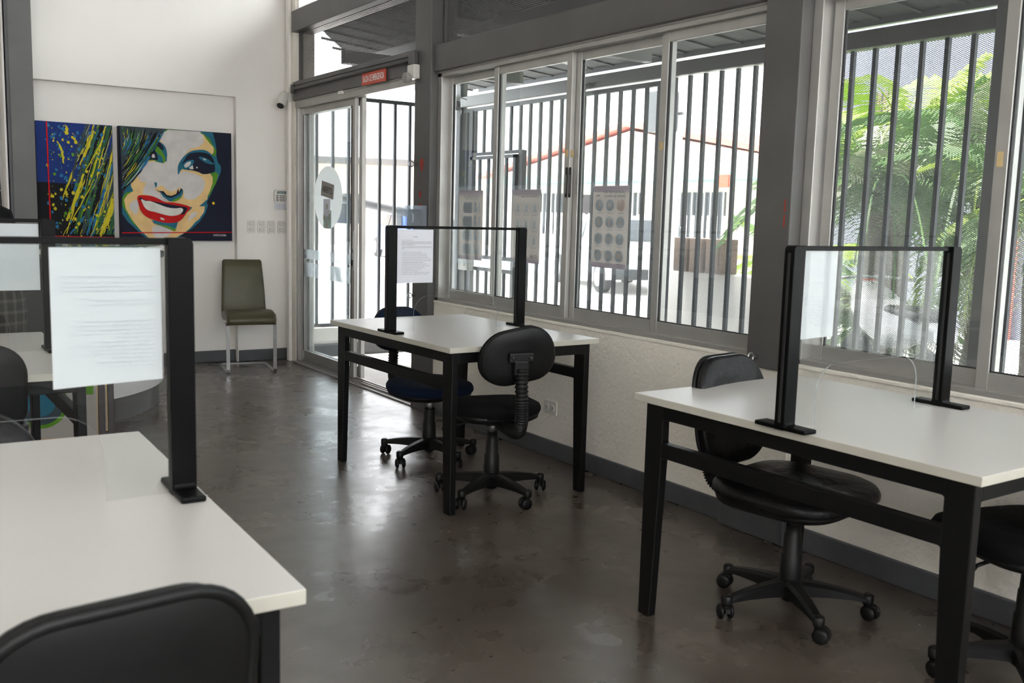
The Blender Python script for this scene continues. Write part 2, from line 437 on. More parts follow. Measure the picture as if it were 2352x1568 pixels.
def add_text(mb, txt, origin, ux, uy, width=None, height=None, bold=0.0, left=False):
    """ux, uy: 3-D unit vectors of reading direction and up"""
    vs, fs = text_mesh(txt, width, height, bold)
    ux, uy, o = Vector(ux), Vector(uy), Vector(origin)
    if left: o = o - ux * min(v[0] for v in vs)
    V = [mb.bm.verts.new(o + ux * x + uy * y) for x, y in vs]
    out = []
    for f in fs:
        try: out.append(mb.bm.faces.new([V[i] for i in f]))
        except ValueError: pass
    mb._new(out)

WX = 3.1416      # inner face of the window wall
YB = 8.2486      # back wall
# ================================================================== SETTING
fl = MB().box(-3.6, WX + .12, -3.1, YB + .2, -.06, 0).obj('floor', M['floor']); struct('floor', fl)

# --- window wall: low wall, pier, upper closure
w = struct('wall_right', MB().box(WX, WX + .15, -3.0, 5.60, -.05, .735).box(WX - .03, WX + .15, 2.60, 2.92, -.05, .735).box(WX, WX + .17, YB - .21, YB + .1, -.05, 4.6).obj('wall_right', M['wallrough']))
sill = MB().box(WX - .006, WX + .16, -3.0, 5.60, .735, .752, bev=.004).obj('trim_1', M['wallrough']); struct('trim_1', sill)
def base_piece(name, *segs):
    m_ = MB()
    for a in segs: m_.box(*a, bev=.006)
    struct(name, m_.obj(name, M['base']))
base_piece('baseboard_right', (WX - .018, WX, 2.94, 5.60, 0, .095), (WX - .018, WX, -3.0, 2.58, 0, .095), (WX - .05, WX - .03, 2.58, 2.94, 0, .125), (WX - .05, WX, 2.575, 2.595, 0, .125))
# --- back wall with a recess for the paintings
bw = MB()
bw.box(2.70, WX + .05, YB, YB + .2, -.05, 4.6)
bw.box(-3.6, 2.70, YB + .07, YB + .2, -.05, 2.24)
bw.box(-3.6, 2.70, YB, YB + .2, 2.24, 4.6)
struct('wall_back', bw.obj('wall_back', M['wall']))
base_piece('baseboard_back', (2.705, WX + .02, YB - .016, YB, 0, .10), (-3.5, 2.70, YB + .054, YB + .07, 0, .10))
struct('wall_left', MB().box(-3.7, -3.55, -3.1, YB + .2, -.05, 4.6).obj('wall_left', M['wall']))
m_ = MB(); m_.box(-3.7, WX + .2, -3.2, -3.0, -.05, 1.4).box(-3.7, WX + .2, -3.2, -3.0, 3.5, 4.6)
for x in (-3.7, -1.6, -.2, 1.4, 2.84): m_.box(x, x + .5, -3.2, -3.0, 1.4, 3.5)  # unseen high window openings added behind the camera to bring in more light
struct('wall_front', m_.obj('wall_front', M['wall']))
struct('ceiling', MB().box(-3.7, WX + .2, -3.2, YB + .2, 4.1, 4.2).obj('ceiling', M['ceiling']))
# back corner duct / conduit on the white return
struct('trim_2', MB().box(WX - .03, WX - .002, YB - .13, YB - .07, 0, 4.1, bev=.004).obj('trim_2', M['wall']))

# --- steel columns
def column(label, x0, x1, y0, y1, z0, z1):
    o = MB().box(x0, x1, y0, y1, z0, z1, bev=.004).obj('steel_column', M['steel'])
    o2 = tag(o, label, 'column', None); return o2
c1 = column('grey steel column between the open glass door and the first window', WX - .05, WX + .14, 5.60, 5.815, 0, 4.1)
c2 = column('wide grey steel column between the two window bays, stopping at the sill', WX - .06, WX + .15, 2.63, 2.815, .72, 4.1)
c3 = thing('steel_column', 'grey steel column on the back wall left of the paintings', 'column', (0, 0, 0))
MB().box(.975, 1.135, YB - .20, YB, 0, 4.1, bev=.004).obj('web', M['steel'], c3)
MB().box(.955, .975, YB - .22, YB, 0, 4.1, bev=.003).obj('flange', M['steeldark'], c3)
# --- beams of the window wall
def beam(name, label, *a, parts=None):
    return tag(MB().box(*a, bev=.004).obj(name, M['steel']), label, 'beam')
beam('steel_beam', 'grey steel lintel beam running above the window row', WX - .03, WX + .12, -3.0, 5.60, 2.21, 2.375)
bd = thing('steel_beam', 'grey steel lintel over the glass door with a round rail on it', 'beam', (0, 0, 0))
MB().box(WX - .02, WX + .12, 5.815, YB - .2, 2.225, 2.38, bev=.004).obj('lintel', M['steel'], bd)
MB().tube([(WX - .045, 5.9, 2.318), (WX - .045, 7.98, 2.318)], .013, 10).tube([(WX - .045, 7.98, 2.35), (WX - .045, 7.98, 2.28)], .02, 10).obj('rail', M['steel'], bd)
MB().box(WX - .03, WX, 5.815, 7.93, 2.345, 2.38, bev=.003).obj('ledge', M['steel'], bd)
beam('steel_beam', 'heavy grey steel beam under the high strip window', WX - .03, WX + .15, -3.0, YB - .2, 2.785, 2.955)
# --- perforated sheets
def sheet_uv(name, m_, x, y0, y1, z0, z1, parent=None, axis='Y', thick=.0015):
    bm = bmesh.new(); uvl = bm.loops.layers.uv.new('UVMap')
    if axis == 'Y': pts = [(x, y0, z0), (x, y1, z0), (x, y1, z1), (x, y0, z1)]
    else: pts = [(y0, x, z0), (y1, x, z0), (y1, x, z1), (y0, x, z1)]
    f = bm.faces.new([bm.verts.new(p) for p in pts])
    for lp, (u, v) in zip(f.loops, ((y0, z0), (y1, z0), (y1, z1), (y0, z1))): lp[uvl].uv = (u, v)
    me = bpy.data.meshes.new(name); bm.to_mesh(me); bm.free(); me.materials.append(m_)
    o = bpy.data.objects.new(name, me); COL.objects.link(o)
    if parent is not None: o.parent = parent
    return o
def perf_panel(label, y0, y1):
    t = thing('perforated_panel', label, 'panel', (0, 0, 0))
    sheet_uv('perforated_sheet', M['perf'], WX + .05, y0 + .01, y1 - .01, 2.38, 2.785, t)
    f = MB()
    f.box(WX + .03, WX + .06, y0, y0 + .025, 2.38, 2.785).box(WX + .03, WX + .06, y1 - .025, y1, 2.38, 2.785).box(WX + .03, WX + .06, y0, y1, 2.375, 2.392)
    split_obj(f, 'edge_frame', M['steel'], t)
    s_ = MB()
    y = y0 + .15
    while y < y1: s_.lathe([(.006, 0), (.006, -.004), (.003, -.006)], (WX + .03, y, 2.384), 6, 'X'); y += .32
    split_obj(s_, 'screw', M['steeldark'], t)
perf_panel('perforated grey metal panel above the glass door', 5.815, YB - .21)
perf_panel('perforated grey metal panel above the four-pane window row', 2.815, 5.60)
perf_panel('perforated grey metal panel above the right-hand window', -2.9, 2.63)

# --- windows
def win_bay(name, y0, y1, z0, z1, stiles, xg=WX + .055, jamb=.045):
    w_ = struct(name)
    w_.name = name
    f = MB()
    f.box(WX + .005, WX + .10, y1 - jamb, y1, z0, z1, bev=.003)
    f.box(WX + .005, WX + .10, y0, y0 + jamb, z0, z1, bev=.003)
    f.box(WX + .005, WX + .10, y0, y1, z1 - .035, z1, bev=.003)
    f.box(WX + .005, WX + .10, y0, y1, z0, z0 + .022, bev=.003)
    f.box(WX - .002, WX + .012, y0, y1, z1 - .012, z1 + .004, bev=.002)
    split_obj(f, 'window_frame', M['alu'], w_)
    return w_
w1 = win_bay('window_1', 2.815, 5.60, .752, 2.212, None)
def sash(w_, y0, y1, z0, z1, x, name='window_sash', st=.05, gm='glass', latch=None):
    s_ = thing(name, '', '', (0, 0, 0)); del s_['label']; del s_['category']; s_.parent = w_
    f = MB()
    f.box(x - .014, x + .014, y0, y0 + st, z0, z1, bev=.002).box(x - .014, x + .014, y1 - st, y1, z0, z1, bev=.002)
    f.box(x - .012, x + .012, y0 + st, y1 - st, z0, z0 + .06, bev=.002).box(x - .012, x + .012, y0 + st, y1 - st, z1 - .045, z1, bev=.002)
    split_obj(f, 'sash_frame', M['alu'], s_)
    g = MB()
    for yy in (y0 + st - .001, y1 - st - .005): g.box(x - .006, x + .006, yy, yy + .006, z0 + .06, z1 - .045)
    g.box(x - .006, x + .006, y0 + st, y1 - st, z0 + .058, z0 + .064)
    split_obj(g, 'gasket', M['rubber'], s_)
    MB().box(x - .002, x + .002, y0 + st, y1 - st, z0 + .06, z1 - .045).obj('pane', M[gm], s_)
    return s_
zt = 2.178
sash(w1, 4.93, 5.558, .772, zt, WX + .075, st=.045)
sash(w1, 4.215, 4.975, .772, zt, WX + .045, st=.045)
sash(w1, 3.485, 4.225, .772, zt, WX + .075, st=.05)
sash(w1, 2.85, 3.525, .772, zt, WX + .045, st=.045)
# recessed latches with tape on the meeting stiles
lt = MB()
for y in (4.232, 4.20): lt.prism([(WX + .03, y + dx, 1.50 + dz) for dx, dz in rrect(.016, .16, .0078)], (-.004, 0, 0))
split_obj(lt, 'latch', M['rubber'], w1)
lt = MB()
for y in (4.232, 4.20): lt.box(WX + .026, WX + .0305, y - .004, y + .004, 1.44, 1.54, bev=.001)
split_obj(lt, 'latch_handle', M['chrome'], w1)
tp = MB()
for y, z in ((4.24, 1.655), (4.19, 1.65), (3.50, 1.66)): tp.box(WX + .0285, WX + .031, y - .012, y + .012, z - .018, z + .018)
split_obj(tp, 'tape_piece', M['tape'], w1)
w2 = win_bay('window_2', -1.2, 2.63, .752, 2.212, None)
sash(w2, 1.81, 2.575, .772, zt, WX + .075, st=.045)
sash(w2, .9, 1.86, .772, zt, WX + .045, st=.045)
sash(w2, -.1, .94, .772, zt, WX + .075, st=.045)
sash(w2, -1.16, -.06, .772, zt, WX + .045, st=.045)
MB().box(WX + .0285, WX + .031, 1.83, 1.85, 1.52, 1.57).obj('tape_piece', M['tape'], w2)
struct('wall_1', MB().box(WX, WX + .12, -3.0, -1.2, .735, 2.21).obj('wall_1', M['wallrough']))
# high strip window
w3 = struct('window_3')
f = MB(); f.box(WX + .02, WX + .09, -3.0, YB - .2, 2.955, 2.985).box(WX + .02, WX + .09, -3.0, YB - .2, 4.05, 4.1)
yy = [-3.0, -1.2, .6, 2.72, 4.2, 5.7, 6.9, YB - .24]
for y in yy: f.box(WX + .02, WX + .09, y, y + .04, 2.985, 4.05)
split_obj(f, 'window_frame', M['signwhite'], w3)
for a, b_ in zip(yy[:-1], yy[1:]): MB().box(WX + .05, WX + .054, a + .04, b_, 2.985, 4.05).obj('pane', M['glass'], w3)

# --- sliding door (left leaf closed, right half open)
d1 = struct('door_1')
f = MB()
f.box(WX + .005, WX + .11, YB - .25, YB - .2, 0, 2.225, bev=.003)      # jamb at corner
f.box(WX + .02, WX + .10, 5.815, 5.845, 0, 2.225, bev=.003)
f.box(WX + .0, WX + .11, 5.815, YB - .2, 2.165, 2.225, bev=.003)
f.box(WX - .005, WX + .012, 5.815, YB - .2, 2.213, 2.229, bev=.002)
split_obj(f, 'door_frame', M['alu'], d1)
f = MB(); f.box(WX - .03, WX + .12, 5.70, YB - .2, 0, .012, bev=.003)
for x in (.0, .035, .07): f.box(WX + x, WX + x + .006, 5.83, YB - .25, .012, .028)
split_obj(f, 'door_track', M['alu'], d1)
def door_leaf(y0, y1, x, stile_m):
    s_ = bpy.data.objects.new('door_leaf', None); COL.objects.link(s_); s_.parent = d1
    f = MB()
    f.box(x - .016, x + .016, y0, y0 + .055, .03, 2.165, bev=.002).box(x - .016, x + .016, y1 - .05, y1, .03, 2.165, bev=.002)
    f.box(x - .014, x + .014, y0 + .055, y1 - .05, .03, .115, bev=.002).box(x - .014, x + .014, y0 + .055, y1 - .05, 2.11, 2.165, bev=.002)
    split_obj(f, 'leaf_frame', stile_m, s_)
    MB().box(x - .003, x + .003, y0 + .055, y1 - .05, .115, 2.11).obj('pane', M['doorglass'], s_)
    return s_
L1 = door_leaf(6.92, 8.0, WX + .05, M['alu'])
L2 = door_leaf(6.87, 7.96, WX + .088, M['alu'])
g = MB(); g.box(WX + .033, WX + .035, 7.94, 7.952, .115, 2.11).box(WX + .03, WX + .036, 6.973, 6.982, .115, 2.11); split_obj(g, 'gasket', M['rubber'], L1)
f = MB(); f.box(WX + .03, WX + .036, 6.93, 6.95, .86, 1.17, bev=.002).obj('lock_plate', M['chrome'], L1)
f = MB(); f.box(WX + .022, WX + .031, 6.93, 6.948, .90, .945, bev=.002).box(WX + .027, WX + .031, 6.935, 6.943, 1.0, 1.03).obj('lock', M['rubber'], L1)
for z0, z1, n_ in ((.905, .985, 'frosted_band'), (.755, .875, 'frosted_band')):
    MB().quad((WX + .045, 6.975, z0 + .0), (WX + .045, 7.95, z0 + .0), (WX + .045, 7.95, z1), (WX + .045, 6.975, z1)).obj(n_, M['frost'], L1)
MB().box(WX - .02, WX + .02, 7.05, 7.12, 2.20, 2.225, bev=.003).obj('door_stop', M['signwhite'], d1)

# ================================================================== BACK WALL THINGS
# --- paintings
def paint_left():
    t = thing('painting', 'blue and black painting with yellow, green and teal drips, beside the grey column', 'painting', (0, 0, 0))
    x0, x1, z0, z1, yf = 1.166, 1.714, 1.02, 1.932, YB - .005
    MB().box(x0, x1, yf, YB + .065, z0, z1, bev=.003).obj('canvas', P['black'], t)
    Y = lambda k: yf - .0006 - k * .0004
    def m_(pts, k): return [(x0 + u * (x1 - x0), Y(k), z1 - v * (z1 - z0)) for u, v in pts]
    b_ = MB(); b_.poly(m_([(0, 0), (1, 0), (1, .42), (.55, .51), (0, .50)], 0)); b_.obj('blue_ground', P['blue'], t)
    rnd = random.Random(3)
    cols = ['sky', 'dgreen', 'black', 'sky', 'green', 'slate', 'yellow', 'dgreen', 'black', 'yellow', 'cream']
    names = list(dict.fromkeys(cols))
    mb = MB(); layer = 2
    def stroke(u0, v0, u1, v1, w_, ci, k, bend):
        n = 12; L, R = [], []
        for i in range(n + 1):
            s_ = i / n
            u = u0 + (u1 - u0) * s_ + bend * math.sin(PI * s_) + .004 * math.sin(s_ * 23 + k); v = v0 + (v1 - v0) * s_ - bend * .6 * math.sin(PI * s_)
            ww = w_ * (.35 + .65 * math.sin(PI * (.08 + .84 * s_))) * rnd.uniform(.7, 1.2)
            L.append((min(max(u - ww, .004), .996), min(max(v - ww * .25, .004), .996))); R.append((min(max(u + ww, .004), .996), min(max(v + ww * .25, .004), .996)))
        mb.cur = names.index(ci)
        for i in range(n): 
            q = m_([L[i], R[i], R[i + 1], L[i + 1]], k)
            mb.quad(*q)
    # hair-like drips running from upper right to lower left
    for i in range(210):
        a = rnd.random(); ci = cols[rnd.randrange(len(cols))]
        u0 = .62 + .75 * rnd.random() ** .8; v0 = -.1 + .9 * rnd.random()
        ln = rnd.uniform(.15, .6)
        dx = -ln * rnd.uniform(.35, .62) * (1.2 - .7 * v0); u1 = u0 + dx; v1 = v0 + ln
        lim = .16 + .5 * max(0, .55 - v1)
        if u1 < lim: u1 = lim + rnd.random() * .1
        if u0 > 1.25: continue
        ww = {'black': .022, 'slate': .022, 'sky': .02, 'dgreen': .02, 'green': .012, 'yellow': .009, 'cream': .004}[ci] * rnd.uniform(.5, 1.3)
        stroke(u0, v0, u1, min(v1, .93), ww, ci, 2 + layer * .04, rnd.uniform(-.05, .05)); layer += 1
    for (u0, v0, u1, v1, w_) in ((.60, .42, .36, .82, .022), (.36, .08, .40, .1, .02), (.27, .16, .34, .34, .02), (.75, .05, .55, .35, .016), (.38, .02, .38, .1, .018), (.98, .62, .8, .95, .02), (.86, .12, .62, .4, .008), (.74, .46, .30, .95, .007), (.88, .6, .66, .97, .008)):
        stroke(u0, v0, u1, v1, w_, 'yellow', 2 + layer * .04, .02); layer += 1
    mb.obj('brush_strokes', [P[n] for n in names], t)['kind'] = 'stuff'
    sp = MB()
    for i in range(330):
        ci = rnd.choice(['sky', 'sky', 'yellow', 'yellow', 'green', 'sky'])
        sp.cur = names.index(ci)
        u = rnd.uniform(.12, .9); v = rnd.uniform(.03, .95)
        if u < .2 and rnd.random() < .5: continue
        r = .0025 + .011 * rnd.random() ** 2.5
        n = 7; pts = [(x0 + u * (x1 - x0) + r * math.cos(2 * PI * k / n) * rnd.uniform(.8, 1.2), yf - .0008 - .0004 * (2 + (layer + i % 40) * .04), z1 - v * (z1 - z0) + r * math.sin(2 * PI * k / n) * rnd.uniform(.8, 1.5)) for k in range(n)]
        sp.poly(pts)
    o = sp.obj('paint_splatter', [P[n] for n in names], t); o['kind'] = 'stuff'
    rl = MB(); K = 24
    rl.poly(m_([(.13, 0), (.147, 0), (.158, 1), (.14, 1)], K)); rl.poly(m_([(.15, .945), (1, .955), (1, .962), (.15, .953)], K)); rl.poly(m_([(.66, .995), (1, .998), (1, 1), (.66, .999)], K + 1))
    split_obj(rl, 'red_line', P['redl'], t)
paint_left()

def paint_right():
    t = thing('painting', 'painting of a smiling woman with red lips on a navy ground', 'painting', (0, 0, 0))
    x0, x1, z0, z1, yf = 1.762, 2.657, 1.04, 1.936, YB - .008
    MB().box(x0, x1, yf, YB + .065, z0, z1, bev=.003).obj('canvas', P['navy'], t)
    lay = [0]
    def cv(pts, inside=True):
        out = []
        for x, y in pts:
            xl = 62 + (y - 105) * .0275; xr = 1470 + (y - 188) * .0112; u = (x - xl) / (xr - xl)
            yt = 105 + u * 83; yb = 1505 + u * 22; v = (y - yt) / (yb - yt)
            u = min(max(u, .002), .998); v = min(max(v, .002), .998)
            out.append((x0 + u * (x1 - x0), yf - .0005 - lay[0] * .0003, z1 - v * (z1 - z0)))
        return out
    parts = {}
    def shape(pname, col, pts, smooth=True):
        lay[0] += 1
        mb, cols = parts.setdefault(pname, (MB(), []))
        if col not in cols: cols.append(col)
        mb.cur = cols.index(col)
        if smooth:
            n = len(pts); q = []
            for i in range(n):
                p0, p1, p2, p3 = [Vector((*pts[(i + j) % n], 0)) for j in (-1, 0, 1, 2)]
                for s_ in (0, 1 / 3, 2 / 3):
                    v = .5 * ((2 * p1) + (p2 - p0) * s_ + (2 * p0 - 5 * p1 + 4 * p2 - p3) * s_ ** 2 + (3 * p1 - p0 - 3 * p2 + p3) * s_ ** 3)
                    q.append((v.x, v.y))
            pts = q
        mb.tess(cv(pts))
    F = 'painted_face'
    # outline teal / green / peach / white face masses
    shape(F, 'teal', [(420, 110), (1225, 178), (1255, 270), (1270, 360), (1275, 470), (1290, 545), (1330, 600), (1325, 680), (1275, 790), (1235, 870), (1190, 965), (1150, 1040), (1165, 1085), (1130, 1180), (1060, 1280), (960, 1370), (860, 1430), (760, 1500), (420, 1500), (330, 1430), (230, 1330), (180, 1285), (108, 1180), (108, 980), (120, 900), (180, 830), (330, 520), (400, 300)], False)
    shape(F, 'green', [(420, 120), (1060, 170), (1180, 250), (1240, 350), (1275, 400), (1255, 480), (1210, 520), (1205, 680), (1270, 665), (1298, 700), (1270, 800), (1225, 880), (1185, 960), (1150, 960), (1100, 900), (900, 900), (950, 1350), (900, 1400), (740, 1490), (480, 1490), (340, 1400), (230, 1290), (160, 1170), (108, 1080), (110, 980), (150, 920), (230, 905), (300, 600)], False)
    shape(F, 'peach', [(520, 250), (560, 180), (1100, 200), (1160, 280), (1235, 360), (1240, 420), (1215, 450), (1150, 420), (1190, 680), (1225, 730), (1225, 800), (1190, 900), (1160, 965), (1160, 1000), (1050, 1090), (1125, 1090), (1115, 1160), (1050, 1250), (1000, 1290), (940, 1360), (850, 1430), (740, 1490), (430, 1485), (330, 1390), (230, 1260), (150, 1120), (130, 1010), (170, 945), (240, 900), (210, 840), (200, 730), (240, 660), (300, 560), (420, 540), (560, 560), (600, 565), (640, 540)], False)
    shape(F, 'white', [(560, 210), (660, 150), (1060, 170), (1105, 230), (1105, 310), (1050, 350), (940, 380), (870, 450), (800, 560), (785, 640), (790, 690), (850, 650), (980, 680), (1090, 730), (1130, 800), (1110, 880), (1060, 950), (1000, 1000), (900, 1010), (855, 980), (860, 900), (800, 850), (760, 890), (690, 905), (620, 870), (590, 825), (540, 850), (490, 870), (520, 900), (610, 960), (700, 1020), (600, 1030), (440, 955), (350, 935), (360, 870), (395, 800), (330, 785), (290, 730), (265, 640), (320, 545), (480, 535), (600, 560), (640, 530), (640, 420), (600, 320), (550, 260)], False)
    shape(F, 'white', [(205, 1050), (250, 1015), (300, 1030), (300, 1110), (275, 1190), (230, 1160), (195, 1100)])
    shape(F, 'white', [(480, 1340), (560, 1325), (640, 1345), (700, 1370), (690, 1440), (600, 1480), (510, 1475), (470, 1420)])
    shape(F, 'white', [(920, 1220), (960, 1170), (1025, 1155), (1010, 1210), (905, 1280)], False)
    # eyes
    E_ = 'painted_eyes'
    shape(E_, 'teal', [(500, 290), (560, 300), (620, 350), (645, 430), (645, 500), (635, 540), (600, 470), (560, 440), (480, 340)])
    shape(E_, 'navy', [(470, 300), (510, 285), (580, 330), (605, 400), (540, 370), (480, 325)])
    shape(E_, 'green', [(470, 325), (550, 370), (600, 440), (630, 500), (610, 500), (565, 450), (520, 400)])
    shape(E_, 'teal', [(390, 400), (460, 380), (530, 440), (580, 480), (595, 545), (550, 545), (480, 510), (400, 510)])
    shape(E_, 'navy', [(370, 470), (405, 385), (450, 365), (500, 410), (525, 460), (530, 520), (470, 515), (400, 515), (340, 500)])
    shape(E_, 'white', [(455, 440), (490, 450), (500, 490), (460, 492)], False)
    shape(E_, 'white', [(385, 437), (398, 428), (412, 437), (400, 450)])
    shape(E_, 'peach', [(330, 520), (400, 530), (490, 525), (495, 538), (400, 545), (320, 540)])
    shape(E_, 'teal', [(785, 700), (780, 600), (810, 530), (880, 450), (960, 405), (1080, 390), (1160, 410), (1230, 465), (1275, 490), (1290, 545), (1330, 600), (1320, 680), (1260, 660), (1200, 680), (1120, 690), (1000, 655), (920, 640), (830, 630)])
    shape(E_, 'navy', [(820, 590), (860, 520), (910, 450), (1000, 425), (1100, 425), (1190, 455), (1235, 520), (1250, 580), (1250, 650), (1190, 680), (1100, 692), (1040, 665), (950, 640), (900, 620), (900, 560), (850, 560)])
    shape(E_, 'teal', [(825, 610), (860, 550), (920, 520), (980, 520), (975, 560), (940, 600), (890, 620), (960, 645), (860, 635)])
    shape(E_, 'white', [(860, 580), (900, 545), (945, 540), (930, 580), (900, 605), (870, 610)])
    shape(E_, 'white', [(915, 615), (965, 580), (978, 630), (940, 632)], False)
    shape(E_, 'white', [(1008, 610), (1020, 598), (1032, 610), (1020, 622)])
    shape(E_, 'teal', [(1040, 485), (1090, 480), (1160, 505), (1210, 545), (1248, 560), (1200, 572), (1110, 540)])
    shape(E_, 'white', [(1095, 498), (1120, 500), (1140, 518), (1115, 518)])
    # nose
    N_ = 'painted_nose'
    shape(N_, 'teal', [(490, 800), (515, 795), (520, 830), (505, 858), (497, 830)])
    shape(N_, 'teal', [(555, 895), (620, 930), (680, 970), (760, 950), (800, 900), (815, 870), (845, 890), (835, 950), (770, 1000), (690, 1030), (640, 1000), (590, 960)])
    shape(N_, 'navy', [(510, 880), (560, 905), (600, 900), (640, 950), (700, 960), (760, 935), (780, 870), (790, 900), (800, 920), (820, 865), (835, 880), (800, 935), (760, 960), (700, 985), (640, 975), (580, 920), (540, 905)], False)
    shape(N_, 'green', [(705, 1030), (740, 1000), (835, 965), (790, 1005), (740, 1030)])
    # mouth
    Mo = 'painted_mouth'
    shape(Mo, 'teal', [(460, 1255), (600, 1290), (780, 1285), (760, 1360), (735, 1370), (640, 1345), (540, 1320), (485, 1300)], False)
    shape(Mo, 'green', [(500, 1300), (640, 1330), (720, 1360), (765, 1375), (740, 1400), (700, 1380), (600, 1340)], False)
    shape(Mo, 'teal', [(880, 1180), (925, 1095), (960, 1100), (940, 1130)], False)
    shape(Mo, 'red', [(290, 960), (410, 955), (500, 975), (620, 1035), (700, 1040), (800, 1055), (935, 1100), (890, 1170), (830, 1250), (760, 1290), (640, 1295), (520, 1270), (400, 1220), (330, 1150), (300, 1060)])
    shape(Mo, 'navy', [(315, 985), (350, 985), (380, 1010), (850, 1095), (895, 1110), (885, 1140), (800, 1190), (340, 1020)])
    shape(Mo, 'tooth', [(330, 1000), (380, 1020), (440, 1025), (520, 1055), (640, 1100), (740, 1115), (820, 1110), (845, 1140), (800, 1190), (700, 1208), (600, 1190), (500, 1160), (420, 1140), (375, 1105), (345, 1050)])
    shape(Mo, 'white', [(558, 1230), (580, 1228), (612, 1245), (610, 1262), (570, 1252)], False)
    # hair across the upper left
    rnd = random.Random(11)
    Hn = 'painted_hair'
    shape(Hn, 'slate', [(70, 108), (640, 140), (560, 210), (480, 300), (400, 400), (320, 520), (250, 650), (200, 740), (150, 860), (110, 960), (100, 700)], False)
    hc = ['dgreen', 'black', 'teal', 'green', 'black', 'slate', 'yellow', 'dgreen', 'black', 'cream', 'navy', 'sky']
    for i in range(150):
        c_ = rnd.choice(hc); a = rnd.random() ** .8
        sx, sy = 80 + 560 * a + rnd.uniform(-20, 20), 110 + 40 * a; s0 = rnd.random() * .7
        ex, ey = 100 - 10 * a + rnd.uniform(0, 60), 330 + 560 * a
        w_ = {'yellow': 4, 'cream': 3, 'green': 7}.get(c_, 10) * rnd.uniform(.6, 1.2)
        s1 = min(1, s0 + rnd.uniform(.2, .7)); L, R = [], []
        for k in range(9):
            s_ = s0 + (s1 - s0) * k / 8
            x = sx + (ex - sx) * s_ + 25 * math.sin(PI * s_) + 5 * math.sin(k + i); y = sy + (ey - sy) * s_ + 15 * math.sin(PI * s_)
            ww = w_ * (.3 + math.sin(PI * (k + .5) / 9))
            L.append((x - ww * .75, y - ww * .5)); R.append((x + ww * .75, y + ww * .5))
        lay[0] += .12
        mb, cols = parts[Hn]
        if c_ not in cols: cols.append(c_)
        mb.cur = cols.index(c_)
        for k in range(8): mb.quad(*cv([L[k], R[k], R[k + 1], L[k + 1]]))
    shape('red_line', 'redl', [(100, 1408), (1472, 1412), (1472, 1422), (100, 1420)], False)
    shape('yellow_dot', 'dot', [(1210, 1052), (1218, 1038), (1232, 1035), (1244, 1048), (1240, 1066), (1225, 1070)])
    for k, (mb, cols) in parts.items():
        o = mb.obj(k, [P[c] for c in cols], t, fix=False)
        if k == 'painted_hair': o['kind'] = 'stuff'
    lay[0] += 2
    sg = MB(); add_text(sg, 'GARGOUNBA', cv([(1312, 1452)])[0], (1, 0, 0), (0, 0, 1), width=.11, height=.017)
    sg.obj('signature', M['signwhite'], t)
paint_right()

# --- alarm keypad, switches
def keypad():
    t = thing('alarm_keypad', 'beige alarm keypad with its flap hanging open, on the wall above the switches', 'keypad', (3.087, YB, 1.405))
    MB().prism([(x, -.001, z + .025) for x, z in rrect(.126, .11, .02)], (0, -.024, 0), bev=.004).obj('body', M['whitegloss'], t)
    MB().box(-.042, .042, -.0275, -.024, .045, .068, bev=.001).obj('display', M['lcd'], t)
    k = MB()
    for i, x in enumerate((-.043, -.034, -.012, .004, .02, .042)):
        for z in (.028, .014, 0, -.014):
            w_ = .006 if i in (2, 3, 4) else .005
            k.box(x - w_, x + w_, -.027, -.024, z - .0035, z + .0035)
    split_obj(k, 'key', M['rubber'], t)
    f = MB(); f.box(-.06, .062, -.030, -.026, -.088, -.033, bev=.002, rot=Matrix.Rotation(math.radians(-6), 3, 'X')); f.obj('flap', M['paper'], t)
    p = MB()
    for r in range(4):
        for c in range(5): p.box(-.05 + c * .021, -.05 + c * .021 + .012, -.0355 - .0 , -.0345, -.078 + r * .011, -.0755 + r * .011)
    p.obj('flap_print', M['greyplastic'], t)['kind'] = 'stuff'
keypad()
def switch(i, x, label):
    t = thing('light_switch', label, 'switch', (x, YB, 1.163), 0, None)
    t['group'] = 'row of light switches on the back wall'
    MB().prism([(u, -.001, v) for u, v in rrect(.070, .112, .016)], (0, -.010, 0), bev=.003).obj('switch_plate', M['whitegloss'], t)
    for z in (.026, -.026):
        MB().box(-.018, .018, -.0165, -.010, z - .009, z + .009, bev=.002).obj('rocker', M['greyplastic' if False else 'whitegloss'], t)
    fr = MB()
    for z in (.026, -.026): fr.box(-.0205, .0205, -.0115, -.0105, z - .0115, z + .0115)
    split_obj(fr, 'rocker_surround', M['greyplastic'], t)
for i, (x, lb) in enumerate(((2.822, 'double light switch, leftmost of the four under the alarm keypad'), (2.912, 'double light switch, second from the left of four on the back wall'), (3.000, 'double light switch, third from the left of four on the back wall'), (3.092, 'double light switch, rightmost of four, nearest the glass door'))):
    switch(i, x, lb)

# --- security camera in the corner
t = thing('security_camera', 'white bullet security camera on a bracket in the corner by the door', 'camera', (3.075, YB - .12, 2.27))
cb = MB(); cb.lathe([(.020, -.075), (.034, -.06), (.040, -.02), (.040, .04), (.028, .07)], (0, 0, 0), 20)
body = cb.obj('camera_body', M['whitegloss'], t)
cm_ = Matrix.Translation((-.01, 0, -.03)) @ Vector((.45, .45, .75)).to_track_quat('Z', 'Y').to_matrix().to_4x4(); body.matrix_local = cm_
ln = MB().lathe([(.030, -.079), (.030, -.074)], (0, 0, 0), 18).obj('lens_front', M['rubber'], t); ln.matrix_local = cm_
MB().tube([(.01, 0, .0), (.045, 0, .03)], .012, 8).obj('bracket_arm', M['whitegloss'], t)
MB().box(.043, .060, -.03, .03, -.045, .075, bev=.003).obj('mount_plate', M['whitegloss'], t)
